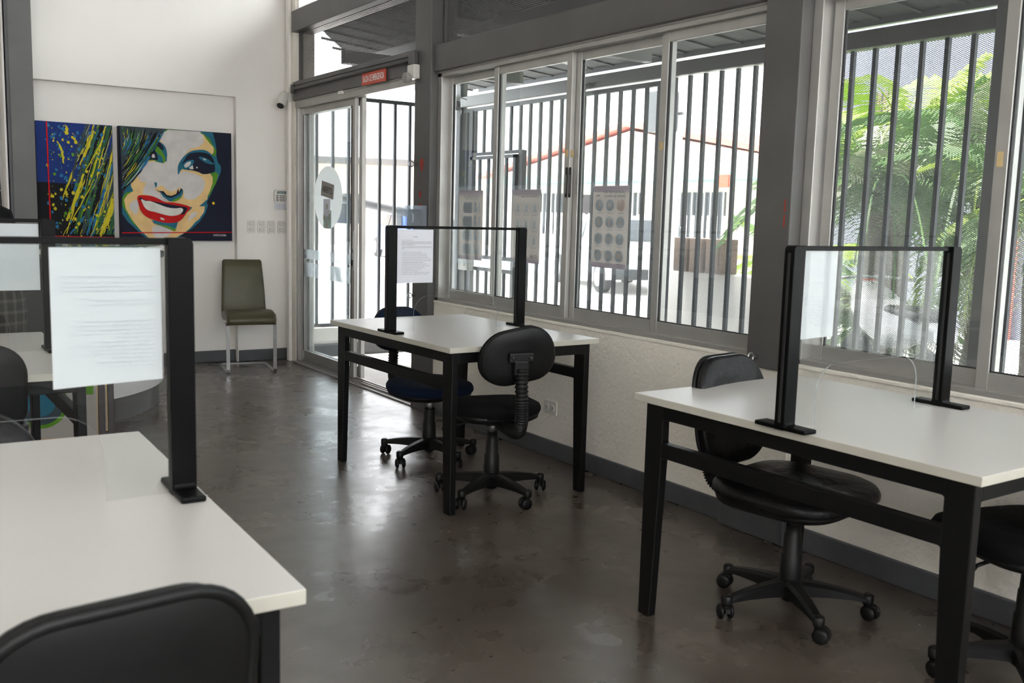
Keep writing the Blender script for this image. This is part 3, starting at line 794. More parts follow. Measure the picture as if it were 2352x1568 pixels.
# --- black cable clipped beside the back column
t = thing('cable_run', 'thin black cable clipped down the wall left of the grey back column', 'cable', (0, 0, 0))
pts = [(.925 + .012 * math.sin(i * .9) + .004 * math.sin(i * 2.1), YB - .012 if 4 - i * .2 > 2.3 else YB + .05, 4.0 - i * .2) for i in range(15)]
MB().tube(pts, .005, 6).obj('cable', M['cable'], t)
for z in (2.9, 2.55, 1.95, 1.7, 1.4): MB().box(.915, .945, YB - .02 if z > 2.3 else YB + .045, YB + .0 if z > 2.3 else YB + .07, z - .003, z + .003).obj('clip', M['signwhite'], t)
tag(MB().box(.935, .948, YB - .20, YB - .01, 0, 4.1).obj('conduit', M['whitegloss']), 'pale flat conduit strip running up the left edge of the back column', 'conduit')

# --- sign above door
t = thing('exit_sign', 'red sign reading SALIDA DE EMERGENCIA above the glass door', 'sign', (WX - .03, 6.462, 2.262))
MB().box(-.008, 0, -.19, .19, -.042, .042, bev=.001).obj('sign_board', M['red'], t)
s_ = MB(); add_text(s_, 'SALIDA DE EMERGENCIA', (-.0086, 0, 0), (0, -1, 0), (0, 0, 1), width=.345, height=.046, bold=.02); s_.obj('sign_text', M['signwhite'], t)
t = thing('alarm_sensor', 'cream box sensor with a round dome on the column above the door', 'sensor', (WX - .05, 5.80, 2.22))
MB().box(-.045, 0, -.055, .04, -.04, .05, bev=.006).obj('sensor_box', M['whitegloss'], t)
MB().lathe([(.034, -.03), (.036, 0), (.030, .012), (.015, .018)], (-.05, .01, -.035), 18, 'X').obj('sensor_dome', M['greyplastic'], t)
tag(MB().box(WX - .085, WX - .05, 5.77, 5.85, 2.27, 2.36, bev=.006).obj('junction_box', M['steel']), 'grey junction box on the column above the cream sensor', 'box')
# red primer patches and hooks on column 1
for (y, z, w_, h_) in ((5.70, 1.635, .07, .09), (5.72, 1.44, .04, .05), (5.72, 1.36, .05, .05)):
    n = 9; m_ = MB(); rr = random.Random(int(z * 100)); m_.poly([(WX - .0508, y + w_ / 2 * math.cos(2 * PI * k / n) * rr.uniform(.6, 1.2), z + h_ / 2 * math.sin(2 * PI * k / n) * rr.uniform(.6, 1.3)) for k in range(n)])
    m_.obj('primer_patch', M['redpaint'], c1)
for z, y in ((.56, 2.72), (.50, 2.73)):
    MB().box(WX - .0608, WX - .0602, 2.655, 2.662, z + .8, z + .85).obj('primer_patch', M['redpaint'], c2)
def hook(label, x, y, z):
    t = thing('eye_hook', label, 'hook', (x, y, z))
    MB().tube([(-.035 + .016 * math.cos(a * PI / 6), 0, .016 * math.sin(a * PI / 6)) for a in range(12)], .004, 8, closed=True).obj('ring', M['chrome'], t)
    MB().tube([(-.02, 0, 0), (0.0, 0, 0)], .005, 8).lathe([(.013, -.004), (.013, 0)], (0, 0, 0), 12, 'X').obj('shank', M['steeldark'], t)
hook('steel eye hook on a red patch of the column beside the door', WX - .05, 5.78, 1.635)
hook('steel eye hook low on the column, behind the middle screen', WX - .05, 5.78, .77)
hook('steel eye hook near the foot of the wide column between the windows', WX - .06, 2.76, .765)
# acrylic dispenser box on column 1
t = thing('acrylic_dispenser', 'clear acrylic holder box with a dark jug inside, on the column by the door', 'dispenser', (WX - .12, 5.70, 1.215))
m_ = MB(); m_.box(-.065, .065, -.085, .085, 0, .004).box(-.065, -.061, -.085, .085, 0, .15).box(.061, .065, -.085, .085, 0, .15).box(-.065, .065, -.085, -.081, 0, .15).box(-.065, .065, .081, .085, 0, .15).box(-.065, .065, -.03, -.026, 0, .15)
m_.obj('holder', M['cleartape'], t)
MB().lathe([(.045, .005), (.05, .03), (.042, .11), (.045, .125)], (.02, .0, 0), 20).obj('jug', M['counterdark'], t)
MB().tube([(-.015, -.03, .04), (-.02, -.055, .05), (-.02, -.055, .09), (-.015, -.03, .1)], .005, 8).obj('jug_handle', M['whitegloss'], t)
# wall outlet
t = thing('wall_outlet', 'double socket outlet low on the wall under the windows', 'outlet', (WX, 4.265, .275))
MB().prism([(0, u, v) for u, v in rrect(.115, .075, .008)], (-.008, 0, 0), bev=.002).obj('outlet_plate', M['whitegloss'], t)
for y in (-.026, .026):
    MB().prism([(-.008, y + u, v) for u, v in rrect(.035, .036, .012)], (-.005, 0, 0), bev=.001).obj('socket', M['whitegloss'], t)
    m_ = MB(); m_.box(-.0135, -.013, y - .009, y - .006, -.004, .006).box(-.0135, -.013, y + .006, y + .009, -.004, .006).box(-.0135, -.013, y - .002, y + .002, -.012, -.008); split_obj(m_, 'socket_slot', M['rubber'], t)

# --- hanging sticker, sign and notes on the door glass
XI = WX + .033
tag(MB().prism([(XI + .006, 7.44 + .285 * math.cos(2 * PI * k / 40), 1.42 + .25 * math.sin(2 * PI * k / 40)) for k in range(40)], (-.001, 0, 0)).obj('door_sticker', M['sticker']), 'large white oval sticker on the door glass behind the ABIERTO sign', 'sticker')
t = thing('open_sign', 'tilted taupe card reading ABIERTO hung on the glass door', 'sign', (XI - .008, 7.41, 1.48))
R_ = Matrix.Rotation(math.radians(9), 3, 'X')
def rq(w_, h_, x): return [tuple(Vector((x, 0, 0)) + R_ @ Vector((0, a, b))) for a, b in ((-w_ / 2, -h_ / 2), (w_ / 2, -h_ / 2), (w_ / 2, h_ / 2), (-w_ / 2, h_ / 2))]
MB().prism(rq(.245, .118, 0), (-.004, 0, 0)).obj('card', M['signgrey'], t)
s_ = MB(); add_text(s_, 'ABIERTO', (-.0046, 0, 0), R_ @ Vector((0, -1, 0)), R_ @ Vector((0, 0, 1)), width=.20, height=.05, bold=.015); s_.obj('sign_text', M['ink'], t)
t = thing('paper_notes', 'pale green notes taped on the door glass below the ABIERTO sign', 'note', (XI, 7.43, 1.29))
MB().box(-.004, -.001, -.075, .075, -.115, .03).obj('note', M['notes'], t)
MB().box(-.006, -.0045, -.06, .07, -.02, .12).obj('note', M['paper'], t)
for y, z in ((0, .06), (-.05, -.02), (.0, -.09), (.06, -.03)): MB().box(-.0075, -.0062, y - .012, y + .012, z - .02, z + .02).obj('tape_piece', M['notes2'], t)

# --- posters on the windows (seen from the back, print shows through)
def poster(label, y0, y1, z0, z1, kind, tape_w):
    """y0 > y1: left and right edge as seen from the room"""
    xg = WX + (.070 if kind != 2 else .040)
    t = thing('window_poster', label, 'poster', (xg, (y0 + y1) / 2, (z0 + z1) / 2))
    W_, H_ = abs(y0 - y1), z1 - z0
    m_ = MB(); n = 8
    for i in range(n):   # slightly wavy sheet
        a, b_ = -W_ / 2 + W_ * i / n, -W_ / 2 + W_ * (i + 1) / n
        fx = lambda s: -.002 - .0015 * math.sin(s * 14)
        m_.quad((fx(a), a, -H_ / 2), (fx(b_), b_, -H_ / 2), (fx(b_), b_, H_ / 2), (fx(a), a, H_ / 2))
    m_.obj('sheet', M['poster'], t)
    b_ = MB(); X = -.0045
    b_.quad((X, -W_ / 2, H_ / 2 - .03), (X, W_ / 2, H_ / 2 - .03), (X, W_ / 2, H_ / 2), (X, -W_ / 2, H_ / 2)).quad((X, -W_ / 2, -H_ / 2), (X, W_ / 2, -H_ / 2), (X, W_ / 2, -H_ / 2 + .025), (X, -W_ / 2, -H_ / 2 + .025))
    split_obj(b_, 'border_band', M['posterband'], t)
    for s_ in (1, -1):
        MB().quad((-.001, -W_ / 2 - .06, s_ * H_ / 2 - .03), (-.001, W_ / 2 + .06, s_ * H_ / 2 - .03), (-.001, W_ / 2 + .06, s_ * H_ / 2 + .025), (-.001, -W_ / 2 - .06, s_ * H_ / 2 + .025)).obj('clear_tape', M['cleartape'], t)
    pr = MB(); tx = MB(); pk = MB()
    cnt = [0]
    def stack(): cnt[0] += 1; return cnt[0] * 1.2e-5
    U = lambda u, v: (-.0050, W_ / 2 - u * W_, H_ / 2 - v * H_)      # u from the left edge as seen from the room
    V = lambda u, v: (-.0066, W_ / 2 - u * W_, H_ / 2 - v * H_)
    def disc(mb, u, v, r, ry=None, n=22, f=U): 
        k_ = stack(); mb.poly([(f(u, v)[0] - k_, f(u, v)[1] + r * math.cos(2 * PI * k / n), f(u, v)[2] + (ry or r) * math.sin(2 * PI * k / n)) for k in range(n)])
    def rect(mb, u0, v0, u1, v1, f=U):
        k_ = stack(); mb.quad(*[(q[0] - k_, q[1], q[2]) for q in (f(u0, v0), f(u1, v0), f(u1, v1), f(u0, v1))])
    mir = (0, 1, 0)      # reading direction mirrored, as the print faces the street
    if kind == 1:
        add_text(tx, 'Forma correcta de', U(.52, .085), mir, (0, 0, 1), width=W_ * .62, height=.014, bold=.01)
        add_text(tx, 'toser y estornudar', U(.55, .12), mir, (0, 0, 1), width=W_ * .55, height=.014, bold=.01)
        for i in range(4):
            v = .17 + i * .2; rect(pr, .28, v, .58, v + .155); disc(pr, .28, v + .0775, H_ * .0775 * .8, H_ * .0775)
            disc(pr, .70, v + .025, .014, .018); rect(pr, .64, v + .07, .80, v + .14); rect(pr, .86, v, .90, v + .15)
            for j in range(4): rect(tx, .25, v + .035 + j * .028, .52, v + .040 + j * .028, V)
    elif kind == 2:
        add_text(tx, 'Detenga el contagio', U(.62, .095), mir, (0, 0, 1), width=W_ * .62, height=.016, bold=.01)
        for i in range(3):
            for j in range(3):
                u0, v0 = .10 + j * .30, .19 + i * .22
                for (a, b, c, d) in ((u0, v0, u0 + .24, v0 + .006), (u0, v0 + .13, u0 + .24, v0 + .136), (u0, v0, u0 + .012, v0 + .136), (u0 + .23, v0, u0 + .24, v0 + .136)): rect(pr, a, b, c, d)
                disc(pr, u0 + .12, v0 + .045, .012); rect(pr, u0 + .06, v0 + .075, u0 + .17, v0 + .115)
                rect(tx, u0, v0 + .155, u0 + .2, v0 + .16)
        add_text(tx, 'OIM', U(.80, .905), mir, (0, 0, 1), width=W_ * .20, height=.02, bold=.01)
        add_text(tx, '@', U(.92, .905), mir, (0, 0, 1), width=.022, height=.022)
    else:
        add_text(tx, '¿Cuándo hay que', U(.60, .075), mir, (0, 0, 1), width=W_ * .58, height=.018, bold=.01)
        add_text(tx, 'lavarse las manos?', U(.62, .118), mir, (0, 0, 1), width=W_ * .58, height=.017, bold=.012)
        rect(tx, .1, .11, .2, .125)
        for i in range(4):
            for j in range(3):
                u, v = .20 + j * .30, .235 + i * .205
                disc(pk if (i == 0 and j == 2) else pr, u, v, W_ * .115, H_ * .072)
                if i == 1 or (i == 0 and j == 2): 
                    pass
                rect(tx, u - .08, v + .09, u + .1, v + .094); 
                if i in (0, 3): rect(tx, u - .04, v + .10, u + .06, v + .103)
        ic = MB()
        for i in range(4):
            for j in range(3):
                u, v = .20 + j * .30, .235 + i * .205
                if i == 1: disc(ic, u, v - .035, .007, f=V); rect(ic, u - .03, v - .018, u + .03, v + .02, V); rect(ic, u - .03, v + .02, u - .008, v + .05, V); rect(ic, u + .008, v + .02, u + .03, v + .05, V)
                elif i == 3 and j == 2: rect(ic, u - .07, v - .04, u + .07, v + .02, V)
                elif i == 2 and j == 2:
                    for k in (-1, 0, 1): rect(ic, u + k * .03 - .003, v - .04, u + k * .03 + .003, v + .04, V)
                elif i == 2 and j == 0:
                    for a, b in ((-.03, -.01), (-.012, -.025), (.012, -.025), (.03, -.01), (0, .012)): disc(ic, u + a, v + b, .004, f=V)
                elif i == 0 and j == 2: disc(ic, u, v - .015, .016, .02, f=V); rect(ic, u - .05, v + .015, u + .05, v + .05, V)
                else: rect(ic, u - .04, v - .025, u + .03, v + .025, V)
        ic.obj('printed_icons', M['poster'], t)['kind'] = 'stuff'
        pk.obj('pink_circle', M['posterpink'], t)
    split_obj(pr, 'printed_shape', M['postergrey'], t); tx.obj('printed_text', M['postertext'], t)['kind'] = 'stuff'
poster('narrow window poster nearest the door, with grey speech shapes down its side', 5.415, 5.130, 1.035, 1.465, 1, 0)
poster('middle poster of three on the windows: nine small boxed drawings, behind the middle screen', 4.755, 4.475, 1.05, 1.465, 2, 0)
poster('largest window poster, with twelve blue-grey circles of hand washing icons', 4.045, 3.760, 1.062, 1.480, 3, 0)

# ================================================================== TABLES AND SCREENS
def make_table(label, loc, rz):
    t = thing('work_table', label, 'table', (loc[0], loc[1], 0), rz, None)
    Wd, L, I = .83, 1.195, .03
    top = MB(); top.box(0, Wd, 0, L, .7255, .75, bev=.002)
    o = top.obj('tabletop', [M['top'], M['edge']], t)
    for p in o.data.polygons:
        if abs(p.normal.z) < .7: p.material_index = 1
    def leg(x, y, sy):
        m_ = MB(); y1 = y + sy * .078; yb = y + sy * .053
        yt, ym = (y, y1)
        m_.loft([[(x, y, 0), (x + .032, y, 0), (x + .032, yb, 0), (x, yb, 0)], [(x, y, .55), (x + .032, y, .55), (x + .032, y1, .55), (x, y1, .55)], [(x, y, .725), (x + .032, y, .725), (x + .032, y1, .725), (x, y1, .725)]], smooth=False)
        bmesh.ops.bevel(m_.bm, geom=m_.bm.edges[:], offset=.0035, segments=2, profile=.5, affect='EDGES')
        m_.obj('leg', M['black'], t)
    for x in (I, Wd - I - .032):
        leg(x, I, 1); leg(x, L - I, -1)
    def rail(name, x, z0, z1, ry):
        m_ = MB(); ya, yb = I + .075, L - I - .075; r = .014
        pts = []
        # long rail with filleted inner corners
        m_.box(x, x + .032, ya, yb, z0, z1, bev=.003)
        for yy, sg in ((ya, 1), (yb, -1)):
            for zz, sz in ry:
                arc = [(x + .004, yy, zz), (x + .004, yy + sg * r, zz)] + [(x + .004, yy + sg * (r - r * math.sin(a * PI / 8)), zz + sz * (r - r * math.cos(a * PI / 8))) for a in range(1, 5)]
                m_.prism(arc, (.024, 0, 0))
        m_.obj(name, M['black'], t)
    for x in (I, Wd - I - .032):
        rail('apron', x, .675, .725, ((.675, -1),))
        rail('side_rail', x, .549, .598, ((.598, 1), (.549, -1)))
    for y in (I, L - I - .032):
        m_ = MB(); m_.box(I + .03, Wd - I - .03, y, y + .032, .675, .725, bev=.003)
        r = .014
        for xx, sg in ((I + .032, 1), (Wd - I - .032, -1)):
            arc = [(xx, y + .004, .675), (xx + sg * r, y + .004, .675)] + [(xx + sg * (r - r * math.sin(a * PI / 8)), y + .004, .675 - (r - r * math.cos(a * PI / 8))) for a in range(1, 5)]
            m_.prism(arc, (0, .024, 0))
        m_.obj('apron', M['black'], t)
    return t
TA = ((2.0789, 3.5589), .0274); TB = ((2.1223, 1.2053), .0133); TC = ((-.2901, 1.3621), -.028); TD = ((-.165, 3.535), 0.0)
make_table('white-topped table with black tapered legs in the middle, nearest the glass door', *TA)
make_table('white-topped table with black legs below the window facing the palms', *TB)
make_table('large white-topped table with a rounded black chair back in front of it', *TC)
make_table('white-topped table nearest the reception counter and the framed pictures', *TD)

def make_screen(label, tab, dx, yc, name='desk_screen'):
    (cx, cy), rz = tab
    c, s_ = math.cos(rz), math.sin(rz)
    ox, oy = cx + dx * c - yc * s_, cy + dx * s_ + yc * c
    t = thing(name, label, 'screen', (ox, oy, .75), rz, None)
    WS = .80; H = .507
    for x0, sg in ((0, 1), (WS - .048, -1)):
        m_ = MB()
        # upright: rounded outer top corner, glazing groove lip in the middle
        xo, xi = (x0, x0 + .048) if sg == 1 else (x0 + .048, x0)
        rr = .013
        prof = [(xo, 0), (xi, 0), (xi, H), (xo + sg * rr, H)] + [(xo + sg * (rr - rr * math.sin(a * PI / 8)), H - (rr - rr * math.cos(a * PI / 8))) for a in range(1, 5)]
        m_.prism([(x, -.017, z) for x, z in prof], (0, .034, 0), bev=.002)
        m_.obj('post', M['post'], t)
        m_ = MB(); xg = x0 + (.0485 if sg == 1 else -.0005)
        m_.box(x0 - .001, x0 + .049, -.0045, .0045, .02, H - .02, bev=.001)
        m_.obj('groove_trim', M['rubber'], t)
        m_ = MB()
        m_.box(x0 + .0, x0 + .052 if sg == 1 else x0 + .048, -.088, .088, 0, .0125, bev=.004)
        if sg == 1: pass
        for yy in (-1, 1):   # fillet between upright and foot
            arc = [(x0 + .004, yy * .0165, .011), (x0 + .004, yy * .026, .011)] + [(x0 + .004, yy * (.0265 - .0095 * math.sin(a * PI / 8)), .021 - .0095 * math.cos(a * PI / 8) ) for a in range(1, 5)]
            m_.prism(arc, (.04, 0, 0))
        m_.obj('foot', M['post'], t)
    MB().box(.04, WS - .04, -.006, .006, H - .014, H - .001, bev=.0015).obj('top_rail', M['post'], t)
    # acrylic panel with an arched opening
    a0, a1, zt_, r = .150, .633, .172, .085
    cut = [(a0, .0)]
    n = 10
    cut += [(a0 + r - r * math.cos(k * PI / 2 / n), zt_ - r + r * math.sin(k * PI / 2 / n)) for k in range(n + 1)]
    cut += [(a1 - r + r * math.sin(k * PI / 2 / n), zt_ - r + r * math.cos(k * PI / 2 / n)) for k in range(n + 1)]
    cut += [(a1, .0)]
    x0, x1 = .046, WS - .046
    out = [(x0, 0.001), (x0, H - .012), (x1, H - .012), (x1, .001)]
    poly = out[:1] + out[1:] + cut[::-1]
    m_ = MB(); th = .002
    m_.tess([(x, -th, z) for x, z in poly]); m_.tess([(x, th, z) for x, z in poly])
    m_.obj('acrylic_panel', M['acrylic'], t, fix=False)
    m_ = MB(); e = cut
    for p, q in zip(e[:-1], e[1:]): m_.quad((p[0], -th, p[1]), (q[0], -th, q[1]), (q[0], th, q[1]), (p[0], th, p[1]))
    o = m_.obj('panel_cut_edge', M['acryledge'], t)
    return t
SA = make_screen('clear acrylic desk screen with black posts on the middle table, its notice readable', TA, .0, .578)
SB = make_screen('clear acrylic desk screen with black posts on the table below the palm-side window', TB, -.022, .575)
SC = make_screen('clear acrylic desk screen with thick black post on the large nearest table', TC, .018, .60)
SD = make_screen('clear acrylic desk screen on the table nearest the reception counter', TD, .0, .575)

LINES = [(.42, .13, .575, 'Instrucciones', 1), (.11, .19, .46, '', 0)]
def notice(label, scr, x0, x1, z0, z1, side, tilt=0.0, readable=False):
    """side -1: on the near face, +1: on the far face; z relative to table top"""
    loc = scr.matrix_basis @ Vector((0, 0, 0))
    t = thing('paper_notice', label, 'notice', (scr.location.x, scr.location.y, scr.location.z), scr.rotation_euler.z)
    y = side * .0035
    W_, H_ = x1 - x0, z1 - z0
    m_ = MB(); nseg = 6
    for i in range(nseg):
        a, b_ = i / nseg, (i + 1) / nseg
        f = lambda s: y + side * (.0015 * math.sin(s * PI) + .0005)
        m_.quad((x0 + a * W_, f(a), z0 + tilt * a), (x0 + b_ * W_, f(b_), z0 + tilt * b_), (x0 + b_ * W_, f(b_), z1), (x0 + a * W_, f(a), z1))
    m_.obj('sheet', M['paper'] if readable else M['paperback'], t)
    pr = MB(); ty = y + side * .0026 if side < 0 else y - .0018
    if readable:
        lines = [(.42, .135, 'Instrucciones', .13), (.11, .20, 'Una vez que ingrese deberá:', .30), (.11, .228, 'El aspirante debe ser una persona que permita registrar o aprobar fecha', .84), (.11, .247, 'desde y hasta el examen de uno de sus pruebas teóricas, deberá una', .84), (.11, .266, 'prueba. Para presentarla, lea escrita a examen teórico de educación o', .84),
                 (.11, .284, 'una dirección autorizada nacional.', .36), (.11, .318, 'La prueba es en formato libre, no abierta, la única que regularización para la', .84), (.11, .338, 'prueba que está autorizada. No usa el celular que lleve del escritorio', .84), (.11, .362, 'mismo.', .07)]
        nums = ['Tómese un momento frente a la pantalla.', 'Revise la presencia una pantalla teclado y mouse.', 'No abra si una atención que no sea la computadora.', 'Siga las instrucciones que aparecerán en la pantalla.', 'Sus documentos a los padres a otras personas en la prueba.', 'Solo hasta la prueba a la misma deberán cumplir de la mesa.', 'Levante correctamente durante la consulta.', 'Limite el lavabo a las pruebas hasta con algunas.', 'No toque lo que a objetos las partes durante la prueba.', 'No use el teléfono celular durante la prueba.', 'No puede utilizar gorra o lentes de sol.', 'Levante la mano si necesita algo.', 'Levante a su favor a hacer alguna dificultad o pregunta.', 'Se libera la prueba a la disposición de computación.']
        for i, n_ in enumerate(nums): lines.append((.115, .425 + i * .0315, '%d. ' % (i + 1) + n_, min(.9, .0155 * len(n_) * .92)))
        for u, v, s_, w_ in lines:
            add_text(pr, s_, (x0 + u * W_, ty, z1 - v * H_), (1, 0, 0), (0, 0, 1), width=w_ * W_, height=.0032 if u < .4 else .004, bold=.008, left=True)
        pr.obj('printed_text', M['ink'], t)['kind'] = 'stuff'
    else:
        rr = random.Random(5)
        for i, v in enumerate([.20, .24, .27, .30, .37, .40, .52, .55, .58, .61, .64, .67, .70, .73, .76, .79, .82, .85]):
            w_ = rr.uniform(.35, .8) if i > 3 else .84; u1 = .93
            pr.box(x0 + (u1 - w_) * W_, x0 + u1 * W_, ty - .0002, ty + .0002, z1 - v * H_ - .0017, z1 - v * H_ + .0017)
        pr.box(x0 + .45 * W_, x0 + .62 * W_, ty - .0002, ty + .0002, z1 - .13 * H_, z1 - .12 * H_)
        pr.obj('show_through_text', M['inkfaint'], t)['kind'] = 'stuff'
    return t
notice('white instruction sheet with readable typed lines on the middle screen', SA, .055, .250, .235, .489, -1, readable=True)
notice('second sheet backing the readable instructions, on the far face of the middle screen', SA, .048, .246, .232, .487, 1, .006)
notice('blank-looking notice sheet seen from behind on the right front screen', SB, .055, .212, .246, .499, 1, .004)
notice('large blank-looking notice sheet seen from behind on the left foreground screen', SC, .546, .742, .224, .487, 1, .008)
notice('notice sheet seen from behind on the far left screen', SD, .50, .745, .235, .487, 1, 0)

# ================================================================== TASK CHAIRS
def make_task_chair(label, loc, rz, style='oval', fab='fabric', seat_z=.46, back_w=.34, back_h=.25, back_c=.715, base_rot=0., back_y=-.30, seat_w=.42, seat_d=.40, back_roll=0.):
    """chair faces local +y; origin on the floor at the gas column"""
    t = thing('office_chair', label, 'chair', (loc[0], loc[1], 0), rz)
    F = M[fab]
    # seat: lofted rounded cushion
    rings = []
    for k, (sc, z) in enumerate(((.86, -.062), (.95, -.055), (1.0, -.035), (1.0, -.02), (.97, -.006), (.90, .002), (.7, .006), (.35, .004))):
        rings.append([(x * sc, y * sc, seat_z + z + (.012 * (abs(y) / (seat_d / 2)) ** 2 * (-1 if y > 0 else .6) if k > 1 else 0)) for x, y in rrect(seat_w, seat_d, .15, 8)])
    MB().loft(rings).obj('seat', F, t)
    MB().loft([[(x * s_, y * s_, seat_z + z) for x, y in rrect(seat_w, seat_d, .14, 8)] for s_, z in ((.55, -.088), (.80, -.082), (.93, -.066), (.955, -.045))]).obj('seat_shell', M['plastic'], t)
    # backrest: curved pad with a plastic rear shell
    def back(off0, off1, sc, name, m_, inset=0):
        rings = []
        corner = min(back_w, back_h) * (.48 if style == 'oval' else .34)
        base = rrect(back_w, back_h, corner, 9)
        cr_, sr_ = math.cos(back_roll), math.sin(back_roll)
        base = [(x * cr_ - z * sr_, x * sr_ + z * cr_) for x, z in base]
        prof = ((.0, .0), (.5, -.0), (.93, .08), (1.0, .35), (1.0, .65), (.95, .9), (.6, 1.0), (.25, 1.02))
        for s_, d in prof:
            s2 = max(s_, .02) * sc; yy = off0 + (off1 - off0) * d
            R = []
            for x, z in base:
                X, Z = x * s2, z * s2
                if style == 'oval': X *= 1 - .16 * (Z / back_h)    # a bit wider at the foot... 
                cur = -.9 * X * X
                R.append((X, back_y + yy - cur * 0 + .55 * X * X + (Z) * -.16, back_c + Z))
            rings.append(R)
        MB().loft(rings).obj(name, m_, t)
    back(-.006, .040, 1.0, 'backrest', F)
    back(-.020, .004, 1.012 if style != 'oval' else 1.0, 'backrest_shell', M['plastic'])
    if style == 'square' and fab == 'plastic':
        MB().tube([(x * 1.0, back_y - .012 + .55 * x * x - .16 * z, back_c + z) for x, z in rrect(back_w, back_h, min(back_w, back_h) * .34, 9)], .0095, 10, closed=True).obj('back_rim', F, t)
    # rear bracket
    m_ = MB(); m_.box(-.058, .058, back_y - .042, back_y - .016, back_c - .028, back_c + .022, bev=.010, seg=3)
    m_.box(-.036, .036, back_y - .046, back_y - .02, back_c - .085, back_c - .01, bev=.012, seg=3)
    br = m_.obj('back_bracket', M['plastic'], t)
    m_ = MB()
    for x in (-.04, .04): m_.lathe([(.009, 0), (.009, -.004), (.005, -.006)], (x, back_y - .042, back_c - .002), 10, 'Y')
    split_obj(m_, 'bolt', M['rubber'], br)
    # bellows-covered J bar
    pts = []; rad = []
    ctrl = [Vector((0, back_y - .035, back_c - .05)), Vector((0, back_y - .048, seat_z + .06)), Vector((0, back_y - .05, seat_z - .03)), Vector((0, back_y + .01, seat_z - .085)), Vector((0, -.10, seat_z - .088))]
    def cat(i, s_):
        p = [ctrl[max(min(i + j, len(ctrl) - 1), 0)] for j in (-1, 0, 1, 2)]
        return .5 * ((2 * p[1]) + (p[2] - p[0]) * s_ + (2 * p[0] - 5 * p[1] + 4 * p[2] - p[3]) * s_ ** 2 + (3 * p[1] - p[0] - 3 * p[2] + p[3]) * s_ ** 3)
    N = 0
    for i in range(4):
        for k in range(36): pts.append(cat(i, k / 36)); rad.append(.030 if N % 4 < 2 else .0255); N += 1
    MB().tube(pts, rad, 14).obj('back_support', M['plastic'], t)
    # mechanism, lever, column
    MB().box(-.07, .07, -.11, .09, seat_z - .10, seat_z - .075, bev=.008).obj('mechanism', M['plastic'], t)
    lv = MB(); lv.tube([(-.05, .02, seat_z - .09), (-.13, .03, seat_z - .11), (-.19, .035, seat_z - .125)], .006, 8).tube([(-.17, .034, seat_z - .12), (-.19, .036, seat_z - .13), (-.225, .04, seat_z - .135), (-.235, .04, seat_z - .135)], [.008, .014, .016, .008], 10); lv.obj('height_lever', M['plastic'], t)
    MB().lathe([(.014, seat_z - .16), (.014, seat_z - .09)], (0, 0, 0), 16).obj('gas_piston', M['chrome'], t)
    MB().lathe([(.034, .085), (.037, .11), (.035, .20), (.031, .205), (.029, .27), (.026, .275), (.024, seat_z - .15)], (0, 0, 0), 22).obj('column_cover', M['plastic'], t)
    # five-star base
    m_ = MB(); m_.lathe([(.018, .035), (.032, .045), (.050, .065), (.050, .098), (.038, .118)], (0, 0, 0), 24).obj('hub', M['plastic'], t)
    R0 = .255
    for i in range(5):
        a = base_rot + i * 2 * PI / 5
        rg = []
        for s_ in range(8):
            q = s_ / 7; r = .03 + (R0 - .03) * q; hw = .030 - .013 * q; zt_ = .112 - .004 * q - .028 * q * q; zb = .060 + .024 * q - .022 * q * q
            c, s2 = math.cos(a), math.sin(a)
            sec = [(-hw, zb), (hw, zb), (hw, zt_ - .010), (hw * .55, zt_), (-hw * .55, zt_), (-hw, zt_ - .010)]
            rg.append([(r * c - u * s2, r * s2 + u * c, z) for u, z in sec])
        MB().loft(rg, smooth=False).lathe([(.017, .052), (.019, .060), (.019, .082), (.012, .088)], (R0 * math.cos(a), R0 * math.sin(a), 0), 14).obj('base_arm', M['plastic'], t)
        # caster
        b = a + [.9, -.7, 2.2, .3, -1.8][i]
        cx, cy = R0 * math.cos(a), R0 * math.sin(a)
        ca = bpy.data.objects.new('caster', None); COL.objects.link(ca); ca.parent = t; ca.location = (cx, cy, 0); ca.rotation_euler = (0, 0, b)
        MB().lathe([(.010, .035), (.013, .045), (.013, .055), (.006, .058)], (0, 0, 0), 12).box(-.006, .022, -.009, .009, .022, .046, bev=.004).prism([(.012 + .027 * math.cos(k * PI / 8), -.008, .026 + .027 * math.sin(k * PI / 8)) for k in range(9)], (0, .016, 0)).obj('caster_hood', M['plastic'], ca)
        for s2 in (-1, 1):
            MB().lathe([(.018, s2 * .010), (.026, s2 * .013), (.026, s2 * .020), (.019, s2 * .025), (.008, s2 * .026)], (.012, 0, .026), 20, 'Y').obj('wheel', M['plastic'], ca)
    return t
make_task_chair('black office chair with oval back at the near side of the middle table', (2.44, 3.77), math.radians(-14), 'oval', 'fabric', .46, .345, .245, .715, math.radians(4), -.33, .42, .40, math.radians(11))
make_task_chair('navy blue fabric office chair at the far side of the middle table', (2.53, 4.54), math.radians(182), 'oval', 'navy', .42, .335, .24, .67, math.radians(23), -.36, .44)
make_task_chair('black leatherette office chair tucked behind the table facing the palms', (2.60, 2.12), math.radians(190), 'square', 'leather', .455, .40, .38, .655, math.radians(51), -.30, .52, .46)
make_task_chair('black office chair with thick seat on the near side of the palm-side table', (2.80, 1.42), math.radians(-15), 'square', 'fabric', .47, .38, .34, .70, math.radians(15), -.34, .50, .46)
make_task_chair('black chair with a framed back in front of the large nearest table', (.21, 1.50), math.radians(6), 'square', 'plastic', .46, .345, .31, .69, .4, -.30, .44, .42)
make_task_chair('black office chair on the far side of the large nearest table', (.16, 2.55), math.radians(176), 'oval', 'leather', .44, .42, .28, .63, .2, -.28)
make_task_chair('black office chair tucked under the table nearest the reception counter', (.22, 3.62), math.radians(3), 'square', 'leather', .60, .36, .30, .74, .5, -.34, .46, .42)

